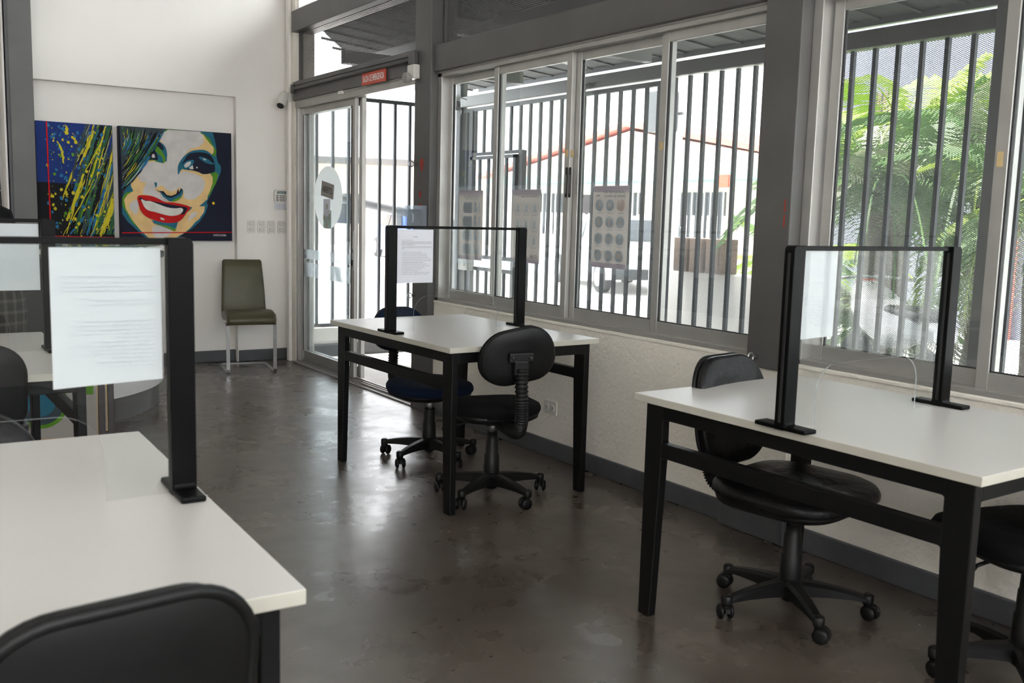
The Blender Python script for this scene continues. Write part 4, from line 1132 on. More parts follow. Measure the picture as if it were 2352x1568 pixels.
# --- olive cantilever chair
def cantilever():
    t = thing('dining_chair', 'olive green leatherette cantilever chair with flat steel legs against the back wall', 'chair', (2.61, 7.63, 0), math.radians(-10))
    # local +y goes back to the wall, x to the right
    hw = .185
    for s_ in (-1, 1):
        x = s_ * hw
        path = [(x, .06, .40), (x, .015, .40), (x, .0, .385), (x, .0, .03), (x, .004, .012), (x, .02, .004), (x, .52, .004)]
        m_ = MB()
        # flat bar section 32 x 8 mm swept in the y-z plane
        pts = [Vector(p) for p in path]; rg = []
        for i, p in enumerate(pts):
            d = (pts[min(i + 1, len(pts) - 1)] - pts[max(i - 1, 0)]).normalized(); nrm = Vector((1, 0, 0)).cross(d).normalized()
            if i and nrm.dot(rgn) < 0: nrm = -nrm
            rgn = nrm
            rg.append([p + Vector((-.014, 0, 0)) + nrm * .004, p + Vector((.014, 0, 0)) + nrm * .004, p + Vector((.014, 0, 0)) - nrm * .004, p + Vector((-.014, 0, 0)) - nrm * .004])
        m_.loft(rg, smooth=False); o = m_.obj('leg', M['chrome'], t)
    MB().box(-hw - .014, hw + .014, .505, .535, 0, .008, bev=.001).obj('floor_bar', M['chrome'], t)
    # continuous upholstered shell seat and back
    def shell(prof, name, wf):
        m_ = MB(); rg = []
        n = len(prof)
        for i, (y, z, th, w_) in enumerate(prof):
            d = Vector((0, prof[min(i + 1, n - 1)][0] - prof[max(i - 1, 0)][0], prof[min(i + 1, n - 1)][1] - prof[max(i - 1, 0)][1])).normalized()
            nn = Vector((0, -d.z, d.y))
            if wf * nn.z < 0 and abs(nn.z) > .3: nn = -nn
            ring = []
            for u, v in rrect(w_, th, min(th * .45, .028), 4): ring.append(Vector((u, y, z)) + nn * v)
            rg.append(ring)
        m_.loft(rg); o = m_.obj(name, M['olive'], t); return o
    shell([(-.035, .395, .04, .37), (-.03, .42, .07, .385), (0, .445, .085, .39), (.10, .46, .085, .385), (.22, .455, .08, .375), (.33, .44, .08, .37), (.40, .435, .08, .365)], 'seat', 1)
    bk = MB(); rg = []
    for (y, z, th, w_) in ((.36, .40, .07, .35), (.40, .44, .075, .365), (.42, .52, .07, .36), (.435, .62, .065, .352), (.455, .72, .06, .342), (.475, .82, .055, .33), (.488, .875, .045, .322), (.492, .89, .02, .30)):
        rg.append([(u, y + v, z) for u, v in rrect(w_, th, min(th * .45, .025), 4)])
    bk.loft(rg).obj('backrest', M['olive'], t)
cantilever()

# ================================================================== RECEPTION COUNTER, FRAMES, PERSON
def counter():
    t = thing('reception_counter', 'curved white reception counter with grey plinth and glass ledge at far left', 'counter', (0, 0, 0))
    # plan curve of the plinth front
    cpts = [(-2.2, 5.90), (-1.0, 5.88), (0.2, 5.92), (.85, 6.02), (1.226, 6.19), (1.449, 6.387), (1.60, 6.62), (1.70, 6.9), (1.72, 7.15), (1.70, 7.4)]
    def smooth(ps, n=5):
        out = []
        for i in range(len(ps) - 1):
            q = [Vector((*ps[max(min(i + j, len(ps) - 1), 0)], 0)) for j in (-1, 0, 1, 2)]
            for k in range(n):
                s_ = k / n; v = .5 * ((2 * q[1]) + (q[2] - q[0]) * s_ + (2 * q[0] - 5 * q[1] + 4 * q[2] - q[3]) * s_ ** 2 + (3 * q[1] - q[0] - 3 * q[2] + q[3]) * s_ ** 3)
                out.append((v.x, v.y))
        out.append(ps[-1]); return out
    P_ = smooth(cpts)
    def off(d):
        o = []
        for i, (x, y) in enumerate(P_):
            a, b = P_[max(i - 1, 0)], P_[min(i + 1, len(P_) - 1)]; tx, ty = b[0] - a[0], b[1] - a[1]; L = math.hypot(tx, ty); o.append((x + ty / L * d, y - tx / L * d))
        return o
    def wallstrip(d0, d1, z0, z1, name, m_, rng=None):
        A, B = off(d0), off(d1)
        if rng: A, B = A[rng[0]:rng[1]], B[rng[0]:rng[1]]
        mb = MB(); n = len(A)
        rg = [[(*A[i], z0), (*A[i], z1), (*B[i], z1), (*B[i], z0)] for i in range(n)]
        mb.loft(rg, smooth=False); return mb.obj(name, m_, t)
    wallstrip(0, -.05, 0, .15, 'plinth', M['plinth'])
    wallstrip(.035, -.05, .15, .98, 'front_panel', M['counterwhite'], (16, 99))
    wallstrip(.035, -.05, .15, .98, 'dark_front_panel', M['counterdark'], (0, 17))
    wallstrip(.05, -.40, .98, 1.01, 'counter_top', M['counterdark'])
    wallstrip(.10, -.22, 1.065, 1.077, 'glass_ledge', M['greenglass'])
    A = off(-.06)
    for i in range(2, len(A), 5): MB().lathe([(.012, 1.01), (.012, 1.065)], (*A[i], 0), 12).lathe([(.016, 1.077), (.016, 1.083)], (*A[i], 0), 12).obj('standoff', M['chrome'], t)
counter()
def framed(label, p0, p1, z1, lean, inner, art):
    """p0,p1 floor points of the lower edge; leans back by `lean` m at the top"""
    a, b = Vector((*p0, 0)), Vector((*p1, 0)); d = (b - a); w_ = d.length; d.normalize(); nrm = Vector((-d.y, d.x, 0))
    t = thing('framed_picture', label, 'picture', (a.x, a.y, 0), math.atan2(d.y, d.x))
    ang = math.atan2(lean, z1); Rm = Matrix.Rotation(-ang, 3, 'X')
    fr = MB(); b_ = .035; th = .03
    for bx in ((0, w_, 0, b_), (0, w_, z1 - b_, z1), (0, b_, 0, z1), (w_ - b_, w_, 0, z1)):
        fr.box(bx[0], bx[1], -.004, th, bx[2], bx[3], bev=.003)
    o = fr.obj('frame', M['wood'], t)
    g = MB(); g.box(b_, w_ - b_, .010, .014, b_, z1 - b_); g2 = g.obj('gilt_fillet', M['brass'], t)
    m2 = MB().box(b_ + .005, w_ - b_ - .005, .006, .012, b_ + .005, z1 - b_ - .005).obj('mount', M['poster'], t)
    al = MB(); names = []
    for kind, u, v, r, c in art:
        if c not in names: names.append(c)
        al.cur = names.index(c)
        cx, cz = u * w_, v * z1
        lay = .0055 - .0004 * len(al.bm.faces)
        if kind == 'disc': al.poly([(cx + r * math.cos(k * PI / 14), lay, cz + r * math.sin(k * PI / 14)) for k in range(28)])
        else: al.quad((cx, lay, cz), (cx + r[0], lay, cz), (cx + r[0], lay, cz + r[1]), (cx, lay, cz + r[1]))
    a2 = al.obj('artwork', [P[n] for n in names], t)
    for x in (o, g2, m2, a2): x.rotation_euler = (-ang, 0, 0)
framed('large dark wood framed picture with a green ringed circle leaning against the counter', (.45, 5.82), (1.10, 5.66), .55, .09, None, [('disc', .52, .42, .135, 'green'), ('disc', .52, .42, .115, 'slate'), ('disc', .52, .42, .07, 'teal'), ('disc', .78, .66, .06, 'yellow'), ('rect', .84, .5, (.05, .18), 'green')])
framed('second wood framed picture, mostly hidden behind the green ringed one', (.58, 5.90), (1.18, 5.80), .57, .05, None, [('rect', .2, .2, (.2, .3), 'teal')])

def person():
    t = thing('person', 'person in a black sleeveless top and grey plaid skirt standing by the reception counter', 'person', (.47, 5.12, 0), math.radians(8))
    # continuous body: skin modifier skeleton, legs to head
    V = [(0, 0, .86), (.09, 0, .82), (.10, .01, .46), (.10, 0, .09), (.10, -.12, .03), (-.09, 0, .82), (-.10, .01, .46), (-.10, 0, .09), (-.10, -.12, .03),
         (0, .0, 1.0), (0, .0, 1.15), (-.01, .005, 1.225), (.13, .0, 1.215), (.165, .02, 1.02), (.06, -.15, 1.03), (.01, -.18, 1.04), (-.15, .0, 1.215), (-.20, .0, .98), (-.18, -.17, .86), (-.16, -.23, .83), (-.05, -.01, 1.28), (-.10, -.02, 1.36), (-.13, -.03, 1.45)]
    Ed = [(0, 1), (1, 2), (2, 3), (3, 4), (0, 5), (5, 6), (6, 7), (7, 8), (0, 9), (9, 10), (10, 11), (11, 12), (12, 13), (13, 14), (14, 15), (11, 16), (16, 17), (17, 18), (18, 19), (11, 20), (20, 21), (21, 22)]
    Rr = [.13, .085, .055, .038, .03, .085, .055, .038, .03, .11, .12, .08, .050, .036, .028, .02, .048, .036, .028, .02, .048, .085, .088]
    me = bpy.data.meshes.new('body'); me.from_pydata(V, Ed, []); o = bpy.data.objects.new('body', me); COL.objects.link(o)
    md = o.modifiers.new('s', 'SKIN')
    for i, r in enumerate(Rr): me.skin_vertices[0].data[i].radius = (r, r * (.75 if i in (0, 9, 10, 11) else 1))
    me.skin_vertices[0].data[0].use_root = True
    sb = o.modifiers.new('b', 'SUBSURF'); sb.levels = 2; sb.render_levels = 2
    me.materials.append(M['skin']); o.parent = t
    # five fingers on each hand
    for hx, hy, hz in ((.01, -.18, 1.04), (-.16, -.23, .83)):
        fg = MB()
        for k in range(4):
            ox = -.024 + k * .016; L = (.060, .070, .066, .052)[k]
            fg.tube([(hx + ox, hy, hz), (hx + ox, hy - .03, hz - .012), (hx + ox, hy - .03 - L * .5, hz - .02), (hx + ox, hy - .03 - L * .8, hz - .045)], [.009, .008, .0075, .006], 8)
        fg.tube([(hx - .018, hy + .02, hz), (hx - .045, hy - .01, hz - .01), (hx - .05, hy - .04, hz - .02)], [.010, .009, .007], 8)
        fg.obj('fingers', M['skin'], t)
    def ell(z, rx, ry, cx=0, cy=0, n=28): return [(cx + rx * math.cos(2 * PI * k / n), cy + ry * math.sin(2 * PI * k / n), z) for k in range(n)]
    MB().loft([ell(.50, .165, .135), ell(.60, .175, .142), ell(.70, .185, .15), ell(.80, .195, .155), ell(.88, .185, .145), ell(.96, .155, .12), ell(1.0, .145, .115)]).obj('skirt', M['plaid'], t)
    tp = MB(); tp.loft([ell(.98, .150, .12), ell(1.06, .15, .12), ell(1.14, .16, .12), ell(1.20, .15, .105), ell(1.245, .115, .09), ell(1.268, .085, .075)]); tp.obj('top', M['fabric'], t)
    st = MB(); st.tube([(.035, 0, 1.262), (.07, 0, 1.262), (.105, 0, 1.248), (.12, 0, 1.20)], [.040, .048, .050, .045], 12); st.obj('shoulder_strap', M['fabric'], t)
    MB().loft([ell(1.36, .05, .05, -.13, .03), ell(1.40, .09, .09, -.13, .02), ell(1.47, .102, .105, -.13, .01), ell(1.53, .09, .095, -.13, 0), ell(1.56, .05, .055, -.13, 0)]).obj('hair', M['hair'], t)
    f = MB()
    f.tube([(-.13, -.115, 1.46), (-.13, -.135, 1.435), (-.13, -.118, 1.43)], [.008, .012, .008], 8).obj('nose', M['skin'], t)
    m_ = MB(); 
    for x in (-.165, -.097): m_.lathe([(.008, -.003), (.011, 0), (.008, .003)], (x, -.108, 1.462), 10, 'Y')
    split_obj(m_, 'eye', M['rubber'], t)
    MB().tube([(-.155, -.108, 1.405), (-.13, -.115, 1.402), (-.105, -.108, 1.405)], [.004, .006, .004], 6).obj('mouth', P['red'], t)
person()

# ================================================================== PORCH AND FENCE
struct('floor_1', MB().box(WX + .12, 5.25, -4, 9.0, -.12, -.015).obj('floor_1', M['concrete']))
t = thing('porch_wall', 'low white wall closing the end of the porch below the barred fence', 'wall', (0, 0, 0))
MB().box(WX + .17, 5.1, 8.36, 8.50, -.1, .25, bev=.01).obj('masonry', M['wall'], t)
MB().box(WX + .17, 5.1, 8.335, 8.36, -.015, .10, bev=.004).obj('plinth', M['base'], t)
FX, FY = 5.0, 8.42
t = thing('security_fence', 'dark steel security fence of vertical bars along the street side of the porch', 'fence', (0, 0, 0))
barm = MB().box(-.0125, .0125, -.0125, .0125, 0, 1).obj('bar', M['fence'], t)
def put_bar(parent, x, y, z0, z1, first=[True], w_=1.0):
    if first[0]: o = barm; first[0] = False
    else: o = barm.copy(); COL.objects.link(o)
    o.parent = parent; o.location = (x, y, z0); o.scale = (w_, w_, z1 - z0); return o
k = 0; y = 8.30
while y > -1.6:
    gate_zone = 7.37 < y < 8.15
    if gate_zone:
        put_bar(t, FX, y, 1.90, 2.31)
    else: put_bar(t, FX, y, .06, 2.34 if y < 5.5 else 2.31)
    y -= .153
r_ = MB(); r_.box(FX - .02, FX + .02, 5.5, 8.40, 2.295, 2.33).box(FX - .02, FX + .02, -1.6, 8.40, .03, .07)
split_obj(r_, 'rail', M['fence'], t)
MB().box(FX - .025, FX + .03, 5.50, 5.56, 0, 2.31).obj('fence_post', M['fence'], t)
for y in (8.20, 7.34): MB().box(FX - .025, FX + .025, y - .03, y + .03, 0, 2.31 if y > 8 else 1.9).obj('fence_post', M['fence'], t)
MB().box(FX - .02, FX + .02, 7.34, 8.20, 1.875, 1.905).obj('rail', M['fence'], t)
sheet_uv('expanded_metal_sheet', M['xmesh'], FX + .025, 5.55, 8.40, .05, 2.30, t)
sheet_uv('expanded_metal_sheet', M['xmesh'], FX + .025, -1.6, 5.50, .05, 2.34, t)
t = thing('pedestrian_gate', 'small barred gate with a lock box set in the street fence', 'gate', (0, 0, 0))
r_ = MB(); r_.box(FX - .05, FX - .015, 7.38, 8.16, 1.835, 1.865).box(FX - .05, FX - .015, 7.38, 8.16, .90, .935).box(FX - .05, FX - .015, 7.38, 8.16, .785, .82).box(FX - .05, FX - .015, 7.38, 8.16, .05, .08).box(FX - .05, FX - .015, 7.38, 7.42, .05, 1.865).box(FX - .05, FX - .015, 8.12, 8.16, .05, 1.865)
split_obj(r_, 'gate_frame', M['fence'], t)
y = 8.01
while y > 7.45:
    put_bar(t, FX - .03, y, .93, 1.85); put_bar(t, FX - .03, y, .07, .80); y -= .153
MB().box(FX - .12, FX - .05, 8.06, 8.24, .78, .92, bev=.01).lathe([(.02, 0), (.02, -.006)], (FX - .12, 8.13, .84), 12, 'X').obj('lock_box', M['greyplastic'], t)
MB().box(FX - .09, FX - .05, 8.22, 8.26, 1.25, 1.32, bev=.004).obj('padlock', M['brass'], t)
t = thing('security_fence', 'barred steel fence across the end of the porch, seen through the open door', 'fence', (0, 0, 0))
x = WX + .19
while x < 5.0:
    put_bar(t, x, FY, .26, 2.32); x += .157
MB().box(WX + .1, 5.0, FY - .02, FY + .02, 2.32, 2.355).box(WX + .1, 5.0, FY - .02, FY + .02, .245, .28).obj('rail', M['fence'], t)
MB().box(4.96, 5.04, FY - .04, FY + .04, 0, 2.62).obj('fence_post', M['fence'], t)
sheet_uv('expanded_metal_sheet', M['xmesh'], FY + .022, WX + .1, 5.0, .26, 2.33, t, axis='X')
# outer porch column
tag(MB().box(FX - .10, FX + .02, 2.80, 2.93, -.1, 2.5, bev=.004).obj('porch_column', M['steel']), 'grey square porch column outside the right-hand window', 'column')
# porch roof
tag(MB().box(WX + .215, WX + 1.15, -3.2, YB + .2, 4.12, 4.24, bev=.01).obj('shading_eave', M['roofdeck']), 'unseen eave added above the high strip window to block sky light', 'eave')  # out of view, added so the strip window lights the upper wall less
tag(MB().box(FX - .04, FX + .06, -2.5, 8.5, 2.345, 2.445, bev=.004).obj('edge_beam', M['steel']), 'dark steel edge beam on top of the street fence', 'beam')
tag(MB().box(5.60, 5.64, -2.6, 9.1, 2.61, 2.68, bev=.003).obj('roof_fascia', M['steeldark']), 'straight dark fascia strip along the outer edge of the porch roof', 'fascia')
tag(MB().box(4.62, 4.70, -2.5, 8.9, 2.52, 2.655, bev=.004).obj('roof_purlin', M['steel']), 'inner dark steel purlin under the porch roof', 'beam')
tag(MB().box(3.9, 3.97, -2.5, 8.4, 2.60, 2.72, bev=.004).obj('roof_purlin', M['steel']), 'middle dark steel purlin under the porch roof', 'beam')
t = thing('porch_roof', 'dark ribbed sheet roof over the porch', 'roof', (0, 0, 0))
XR0, XR1 = WX + .15, 5.62
rz_ = lambda x: 2.85 - .2 * (x - XR0) / (XR1 - XR0)
def xin(y): return XR0 if y < 7.95 else XR0 + (y - 7.95) * .78
y = -2.6
while y < 9.15:
    pts = [(xin(y), y), (XR1, y), (XR1, y + .298), (xin(y + .298), y + .298)]
    lowr, upr = [(x, yy, rz_(x)) for x, yy in pts], [(x, yy, rz_(x) + .004) for x, yy in pts]
    m_ = MB(); m_.prism(lowr, (0, 0, .004)); m_.box(xin(y) + .02, XR1, y + .13, y + .165, 2.49, 2.50)
    r2 = m_.bm.verts[:][-8:]
    for v in m_.bm.verts:
        if v.co.z < 2.51: v.co.z = rz_(v.co.x) + (-.012 if v.co.z < 2.495 else .002)
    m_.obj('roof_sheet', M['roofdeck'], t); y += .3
for i, y in enumerate((7.4, 5.7, 2.7, .4)):
    o = MB().box(WX + .15, 5.0, y - .04, y + .04, 2.48, 2.58).obj('roof_rafter', M['steel']); tag(o, ('rafter', 'rafter')[0] and ['dark porch roof rafter nearest the open door', 'dark porch roof rafter behind the first column', 'dark porch roof rafter behind the wide column', 'dark porch roof rafter outside the right-hand window'][i], 'beam')
t = thing('tube_lamp', 'thin white tube lamp under the porch roof, seen through the third pane', 'lamp', (4.45, 6.05, 2.47))
MB().tube([(-.30, -.1, 0), (.32, .12, 0)], .012, 10).obj('tube', M['signwhite'], t)
MB().box(-.02, .02, -.02, .02, 0, .12).obj('hanger', M['steel'], t)
t = thing('leaning_pole', 'long grey pole sloping across behind the fence at the end of the porch', 'pole', (3.2, 9.3, -.12))
MB().tube([(0, 0, 1.72), (2.4, .1, 1.32)], .045, 10).tube([(2.35, .1, 0), (2.35, .1, 1.36)], .04, 10).obj('pole', M['steeldark'], t)
# electrical conduit stub on edge beam
t = thing('conduit_pipe', 'grey pipe with a rounded top fixed in front of the street fence', 'pipe', (FX - .08, 6.38, 1.9))
MB().tube([(0, 0, 0), (0, 0, .42), (.0, -.02, .46), (.03, -.05, .475)], .018, 10).obj('pipe', M['steel'], t)
t = thing('junction_lamp', 'clear bracket lamp outside in the corner of the first window', 'lamp', (4.55, 7.75, 2.28))
MB().lathe([(.03, -.10), (.045, -.05), (.045, .03), (.03, .05)], (0, 0, 0), 16).obj('lamp_glass', M['acrylic'], t)
MB().tube([(-.1, 0, .06), (0, 0, .08), (.1, 0, .06)], .008, 8).box(-.02, .02, -.02, .02, .05, .36).obj('lamp_bracket', M['chrome'], t)

# ================================================================== STREET
struct('ground_street', MB().box(5.25, 90, -60, 120, -.3, -.12).obj('ground_street', M['street']))
def meter_boxes():
    wl_ = tag(MB().box(6.25, 6.5, 5.2, 7.0, -.12, .86, bev=.01).obj('garden_wall', M['wall']), 'low white street wall carrying the brown meter boxes', 'wall')
    lbs = ('brown meter box on the low white wall, left of three', 'brown meter box on the low white wall, middle of three', 'brown meter box on the low white wall, right of three')
    for i, y in enumerate((6.46, 6.26, 6.06)):
        t = thing('meter_box', lbs[i], 'box', (6.2, y, .862), 0, 'brown meter boxes on the wall')
        MB().box(-.06, .16, -.085, .085, 0, .30, bev=.006).obj('box_body', M['brown'], t)
        MB().box(-.066, -.06, -.07, .07, .02, .28, bev=.002).obj('box_door', M['brown'], t)
        MB().lathe([(.010, 0), (.010, -.004)], (-.066, 0, .14), 10, 'X').obj('box_lock', M['rubber'], t)
meter_boxes()
def car(label, loc, rz, body, L=4.0):
    t = thing('car', label, 'car', (*loc, -.12), rz)
    hw = .82
    side = [(-L / 2, .30), (-L / 2 + .05, .75), (-L / 2 + .25, 1.0), (-L / 2 + .55, 1.45), (L / 2 - 1.7, 1.50), (L / 2 - 1.05, 1.02), (L / 2 - .15, .85), (L / 2, .60), (L / 2, .30), (L / 2 - .5, .26), (-L / 2 + .5, .26)]
    rg = []
    for y, k in ((-hw, .93), (-hw * .9, 1.0), (hw * .9, 1.0), (hw, .93)): rg.append([(x * (1 if z < 1.1 else .97), y * (1 if z < 1.1 else .86), z * (k if z > 1.1 else 1)) for x, z in side])
    m_ = MB(); m_.loft(rg, smooth=False); bmesh.ops.bevel(m_.bm, geom=m_.bm.edges[:], offset=.03, segments=2, profile=.5, affect='EDGES'); m_.obj('car_body', body, t)
    for s_ in (-1, 1):
        for nm, q in (('side_window', [(-L / 2 + .42, 1.02), (-L / 2 + .66, 1.36), (-.25, 1.38), (-.25, 1.02)]), ('side_window', [(-.17, 1.02), (-.17, 1.38), (L / 2 - 1.75, 1.38), (L / 2 - 1.28, 1.02)])):
            MB().prism([(x, s_ * (hw + .004 - (.10 if z > 1.1 else 0)), z) for x, z in q], (0, s_ * .004, 0)).obj(nm, M['carglass'], t)
    MB().prism([(L / 2 - 1.62, -.64, 1.44), (L / 2 - 1.62, .64, 1.44), (L / 2 - 1.04, .70, 1.06), (L / 2 - 1.04, -.70, 1.06)], (.02, 0, .02)).obj('windscreen', M['carglass'], t)
    MB().prism([(-L / 2 + .52, -.62, 1.40), (-L / 2 + .52, .62, 1.40), (-L / 2 + .22, .70, 1.02), (-L / 2 + .22, -.70, 1.02)], (-.03, 0, .02)).obj('rear_window', M['carglass'], t)
    for x in (-L / 2 + .75, L / 2 - .78):
        for s_ in (-1, 1):
            wh = MB().lathe([(.20, -.10), (.31, -.09), (.32, 0), (.31, .09), (.20, .10)], (x, s_ * (hw - .05), .32), 28, 'Y').obj('wheel', M['tyre'], t)
            MB().lathe([(.05, -.012), (.19, -.005), (.20, .01)] if s_ < 0 else [(.20, -.01), (.19, .005), (.05, .012)], (x, s_ * (hw + .055), .32), 20, 'Y').obj('hubcap', M['chrome'], wh)
    for s_ in (-1, 1):
        MB().box(-L / 2 - .01, -L / 2 + .06, s_ * .66 - .10, s_ * .66 + .10, .68, .80, bev=.01).obj('tail_light', M['red'], t)
        MB().box(L / 2 - .08, L / 2 - .0, s_ * .6 - .14, s_ * .6 + .14, .62, .76, bev=.01).obj('headlight', M['acrylic'], t)
    MB().box(-L / 2 - .03, -L / 2 + .08, -.78, .78, .30, .50, bev=.02).box(L / 2 - .08, L / 2 + .03, -.78, .78, .28, .46, bev=.02).obj('bumper', M['counterdark'], t)
car('white parked car across the street, behind the largest poster', (13.2, 15.8), math.radians(70), M['carwhite'], 4.3)
car('blue parked car far down the street, seen through the door glass', (14.6, 27.5), math.radians(78), M['carblue'], 4.2)

def house_red():
    t = thing('house', 'single-storey cream house with red roof and teal fascia across the street', 'house', (18, 19, -.12))
    Y0, Y1 = -5.2, 12
    MB().box(0, 6, Y0, Y1, 0, 2.5).obj('wall', M['housewall'], t)
    MB().box(-.9, .3, Y0 - .2, 8.0, 2.42, 2.62).obj('fascia', M['teal'], t)
    m_ = MB(); m_.prism([(-.8, Y0 - .3, 2.62), (-.8, 8, 2.62), (-.8, 1.2, 3.75)], (6.5, 0, 0)); m_.obj('gable', M['housewall'], t)
    m_ = MB(); m_.prism([(-1.0, Y0 - .9, 2.55), (-1.0, 1.2, 3.85), (-1.0, 1.2, 3.98), (-1.0, Y0 - .9, 2.68)], (7, 0, 0)); m_.prism([(-1.0, 1.2, 3.85), (-1.0, 8.6, 2.6), (-1.0, 8.6, 2.73), (-1.0, 1.2, 3.98)], (7, 0, 0)); m_.obj('roof', M['roofred'], t)
    for y0, y1 in ((-4.2, -2.6), (-1.6, 0.4), (1.6, 3.4), (5.0, 6.6)):
        w_ = MB().box(-.03, .0, y0, y1, .9, 2.15).obj('window', M['carglass'], t)
        yy = y0
        while yy < y1: MB().box(-.09, -.07, yy, yy + .03, .85, 2.2).obj('window_bar', M['signwhite'], w_); yy += .22
    MB().box(-.05, 0, 3.8, 4.7, 0, 2.1).obj('door', M['wood'], t)
    yy = Y0; g = None
    for i in range(46):
        MB().box(-2.02, -1.98, yy, yy + .05, .3, 1.55).obj('fence_bar', M['signwhite'], t); yy += .24
    MB().box(-2.1, -1.9, Y0, Y0 + 11.5, 0, .45).obj('front_wall', M['counterwhite'], t)
house_red()
t = thing('house', 'pale building with a red canopy at the far end of the street, beyond the door', 'house', (9, 44, -.12), math.radians(-20))
MB().box(-4, 14, 0, 7, 0, 3.6).obj('wall', M['housewall'], t); MB().box(-4.2, 14.2, -1.2, 7.2, 3.5, 3.75).obj('roof', M['steel'], t)
MB().box(-3.5, 1, -1.3, -.2, 2.5, 2.75).obj('canopy', M['roofred'], t)
for x in (-3, 0, 3, 6, 9): MB().box(x, x + 1.6, -.03, .02, .9, 2.2).obj('window', M['carglass'], t)
t = thing('house', 'two-storey blue-grey house with a barred brown window behind the palms', 'house', (12.5, 3.5, -.12))
MB().box(0, 6, -6, 7.0, 0, 5.2).obj('wall', M['houseblue'], t); MB().box(-.3, 6.3, -6.3, 7.3, 5.2, 5.4).obj('roof', M['steel'], t)
for y, z in ((5.2, 2.85), (3.3, 2.75), (-.6, 3.0)):
    w_ = MB().box(-.04, 0, y, y + .6, z, z + .5, bev=.005).obj('window', M['brown'], t)
    for i in range(6): MB().box(-.10, -.07, y + .04 + i * .1, y + .055 + i * .1, z, z + .5).obj('window_bar', M['steeldark'], w_)
MB().box(-.12, -.0, 3.4, 3.55, 0, 5.2).obj('drain_pipe', M['roofred'], t); MB().box(-.12, 0, 1.6, 1.72, 0, 5.2).obj('drain_pipe', M['signwhite'], t)
tag(MB().box(16.90, 16.96, 16.3, 16.75, 2.1, 2.4, bev=.01).obj('street_sign', M['red']), 'small red sign board on the front of the red-roofed house', 'sign')
t = thing('utility_pole', 'concrete utility pole with a dark transformer box beyond the fence', 'pole', (10.5, 11.3, -.12))
MB().tube([(0, 0, 0), (0, 0, 8)], [.14, .10], 14).obj('pole', M['concrete'], t); MB().box(-.45, -.12, -.2, .2, 2.75, 3.35, bev=.02).obj('transformer_box', M['steeldark'], t)
MB().box(-.14, -.10, -.3, .3, 3.0, 3.04).obj('bracket', M['chrome'], t)
for i, (z, lb) in enumerate(((4.3, 'upper overhead wire above the street'), (4.05, 'lower overhead wire above the street'), (3.85, 'lowest overhead wire above the street'))):
    tag(MB().tube([(10.4, 11.3 + (k - 10) * 1.6, z + .02 * abs(k - 10) ** 1.3) for k in range(21)], .012, 5).obj('overhead_wire', M['cable']), lb, 'wire')

# --- palms
def frond_mesh(name, L, droop, nl, ll, seed):
    rnd = random.Random(seed); bm = bmesh.new()
    pts = []
    for i in range(nl + 1):
        s_ = i / nl; pts.append(Vector((0, L * (s_ - .18 * s_ * s_ * droop), L * (.55 * s_ - droop * .95 * s_ * s_))))
    def strip(a, b, w_):
        d = (b - a).normalized(); sd = d.cross(Vector((.3, .2, 1))).normalized() * w_
        f = bm.faces.new([bm.verts.new(a - sd), bm.verts.new(a + sd), bm.verts.new(b)])
    for i in range(nl):
        a, b = pts[i], pts[i + 1]; sd = Vector((.006, 0, 0))
        bm.faces.new([bm.verts.new(a - sd), bm.verts.new(a + sd), bm.verts.new(b + sd), bm.verts.new(b - sd)])
        if i < 2: continue
        s_ = i / nl; l_ = ll * (math.sin(PI * (.12 + .83 * s_))) * rnd.uniform(.8, 1.1)
        for sg in (-1, 1):
            e = a + Vector((sg * l_ * .85, l_ * .35, -l_ * .25 * (1 + droop) + rnd.uniform(-.02, .02)))
            mid = a + (e - a) * .55 + Vector((0, 0, .03)); 
            sd2 = Vector((0, .010, .004))
            v = [bm.verts.new(a), bm.verts.new(mid - sd2), bm.verts.new(e), bm.verts.new(mid + sd2)]
            bm.faces.new(v)
    me = bpy.data.meshes.new(name); bm.to_mesh(me); bm.free(); return me
FR = [frond_mesh('frond', 1.0, .9, 44, .34, 1), frond_mesh('frond', 1.1, 1.25, 44, .38, 2), frond_mesh('frond', .9, .45, 40, .30, 3)]
FRm = {}
def fr(k, mk):
    if (k, mk) not in FRm:
        me = FR[k].copy(); me.materials.append(M[mk]); FRm[(k, mk)] = me
    return FRm[(k, mk)]
def palm(label, x, y, trunk_h, r, nf, sc, mats, seed, z0=-.12):
    rnd = random.Random(seed); t = thing('palm_tree', label, 'palm tree', (x, y, z0), 0)
    pts = [(.04 * math.sin(i * 1.3), .04 * math.cos(i), trunk_h * i / 8) for i in range(9)]
    MB().tube(pts, [r * (1.25 - .3 * i / 8 + .08 * (i % 2)) for i in range(9)], 12).obj('trunk', M['bark'], t)
    for i in range(nf):
        k = rnd.randrange(3); mk = rnd.choice(mats)
        o = bpy.data.objects.new('frond', fr(k, mk)); COL.objects.link(o); o.parent = t
        o.location = (pts[-1][0], pts[-1][1], trunk_h); a = i * 2.4 + rnd.uniform(-.3, .3); s_ = sc * rnd.uniform(.8, 1.2)
        o.rotation_euler = (rnd.uniform(-.5, .75), 0, a); o.scale = (s_, s_, s_)
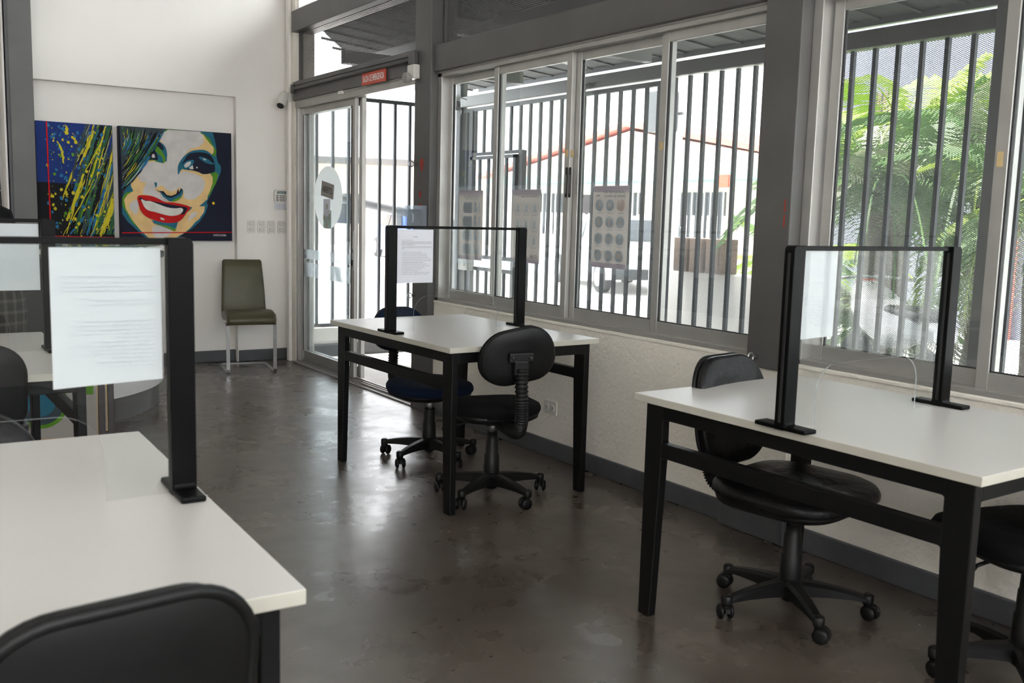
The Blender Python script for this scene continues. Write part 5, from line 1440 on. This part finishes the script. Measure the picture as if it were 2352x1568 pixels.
palm('tall palm with brown trunk right outside the plant-side window', 6.9, 4.95, 1.70, .10, 30, 1.15, ['leafg', 'leafg', 'leafd'], 1)
palm('bright yellow-green palm behind the tall trunk palm', 7.9, 5.5, 2.15, .08, 34, 1.35, ['leafy', 'leafy', 'leafg'], 2)
palm('leafy palm right of the tall trunk palm, partly behind the porch column', 7.6, 4.5, 1.95, .08, 34, 1.3, ['leafy', 'leafg', 'leafd'], 3)
palm('green palm behind the frame of the rightmost pane', 7.0, 3.7, 1.6, .08, 30, 1.15, ['leafg', 'leafg', 'leafy'], 4)
palm('palm at the far right edge of the view', 7.2, 2.7, 1.8, .08, 26, 1.15, ['leafg', 'leafd', 'leafy'], 5)
palm('small palm showing at the right edge of the fourth pane', 8.6, 7.1, .9, .07, 22, 1.05, ['leafy', 'leafg'], 6)
palm('low palm clump at the foot of the tall trunk palm', 7.4, 5.3, .5, .08, 22, 1.0, ['leafg', 'leafd'], 7)
# white covered motorbike-like heap and red handle under the palms
t = thing('motorcycle', 'motorcycle with white fairing parked under the palms', 'motorcycle', (6.3, 4.35, -.12), math.radians(60))
for x in (-.55, .6):
    MB().lathe([(.20, -.04), (.27, -.045), (.30, 0), (.27, .045), (.20, .04)], (x, 0, .30), 26, 'Y').obj('wheel', M['tyre'], t)
rg = [[(x + u * .01, v * w_, zc + h_ * u) for u, v in rrect(1, 1, .3, 4)] for x, zc, w_, h_ in ((-.75, .72, .16, .10), (-.4, .74, .26, .16), (-.05, .70, .30, .30), (.25, .78, .30, .34), (.48, .86, .26, .30), (.62, .80, .10, .12))]
MB().loft(rg).obj('fairing', M['carwhite'], t)
MB().box(-.6, -.05, -.12, .12, .80, .87, bev=.03).obj('seat', M['leather'], t)
MB().tube([(.42, -.34, 1.02), (.38, -.1, 1.05), (.38, .1, 1.05), (.42, .34, 1.02)], .012, 8).obj('handlebar', M['chrome'], t)
MB().tube([(.42, 0, 1.0), (.6, 0, .30)], .022, 8).obj('fork', M['chrome'], t)
MB().box(.50, .56, -.08, .08, .92, 1.02, bev=.02).obj('tail_light', M['red'], t)
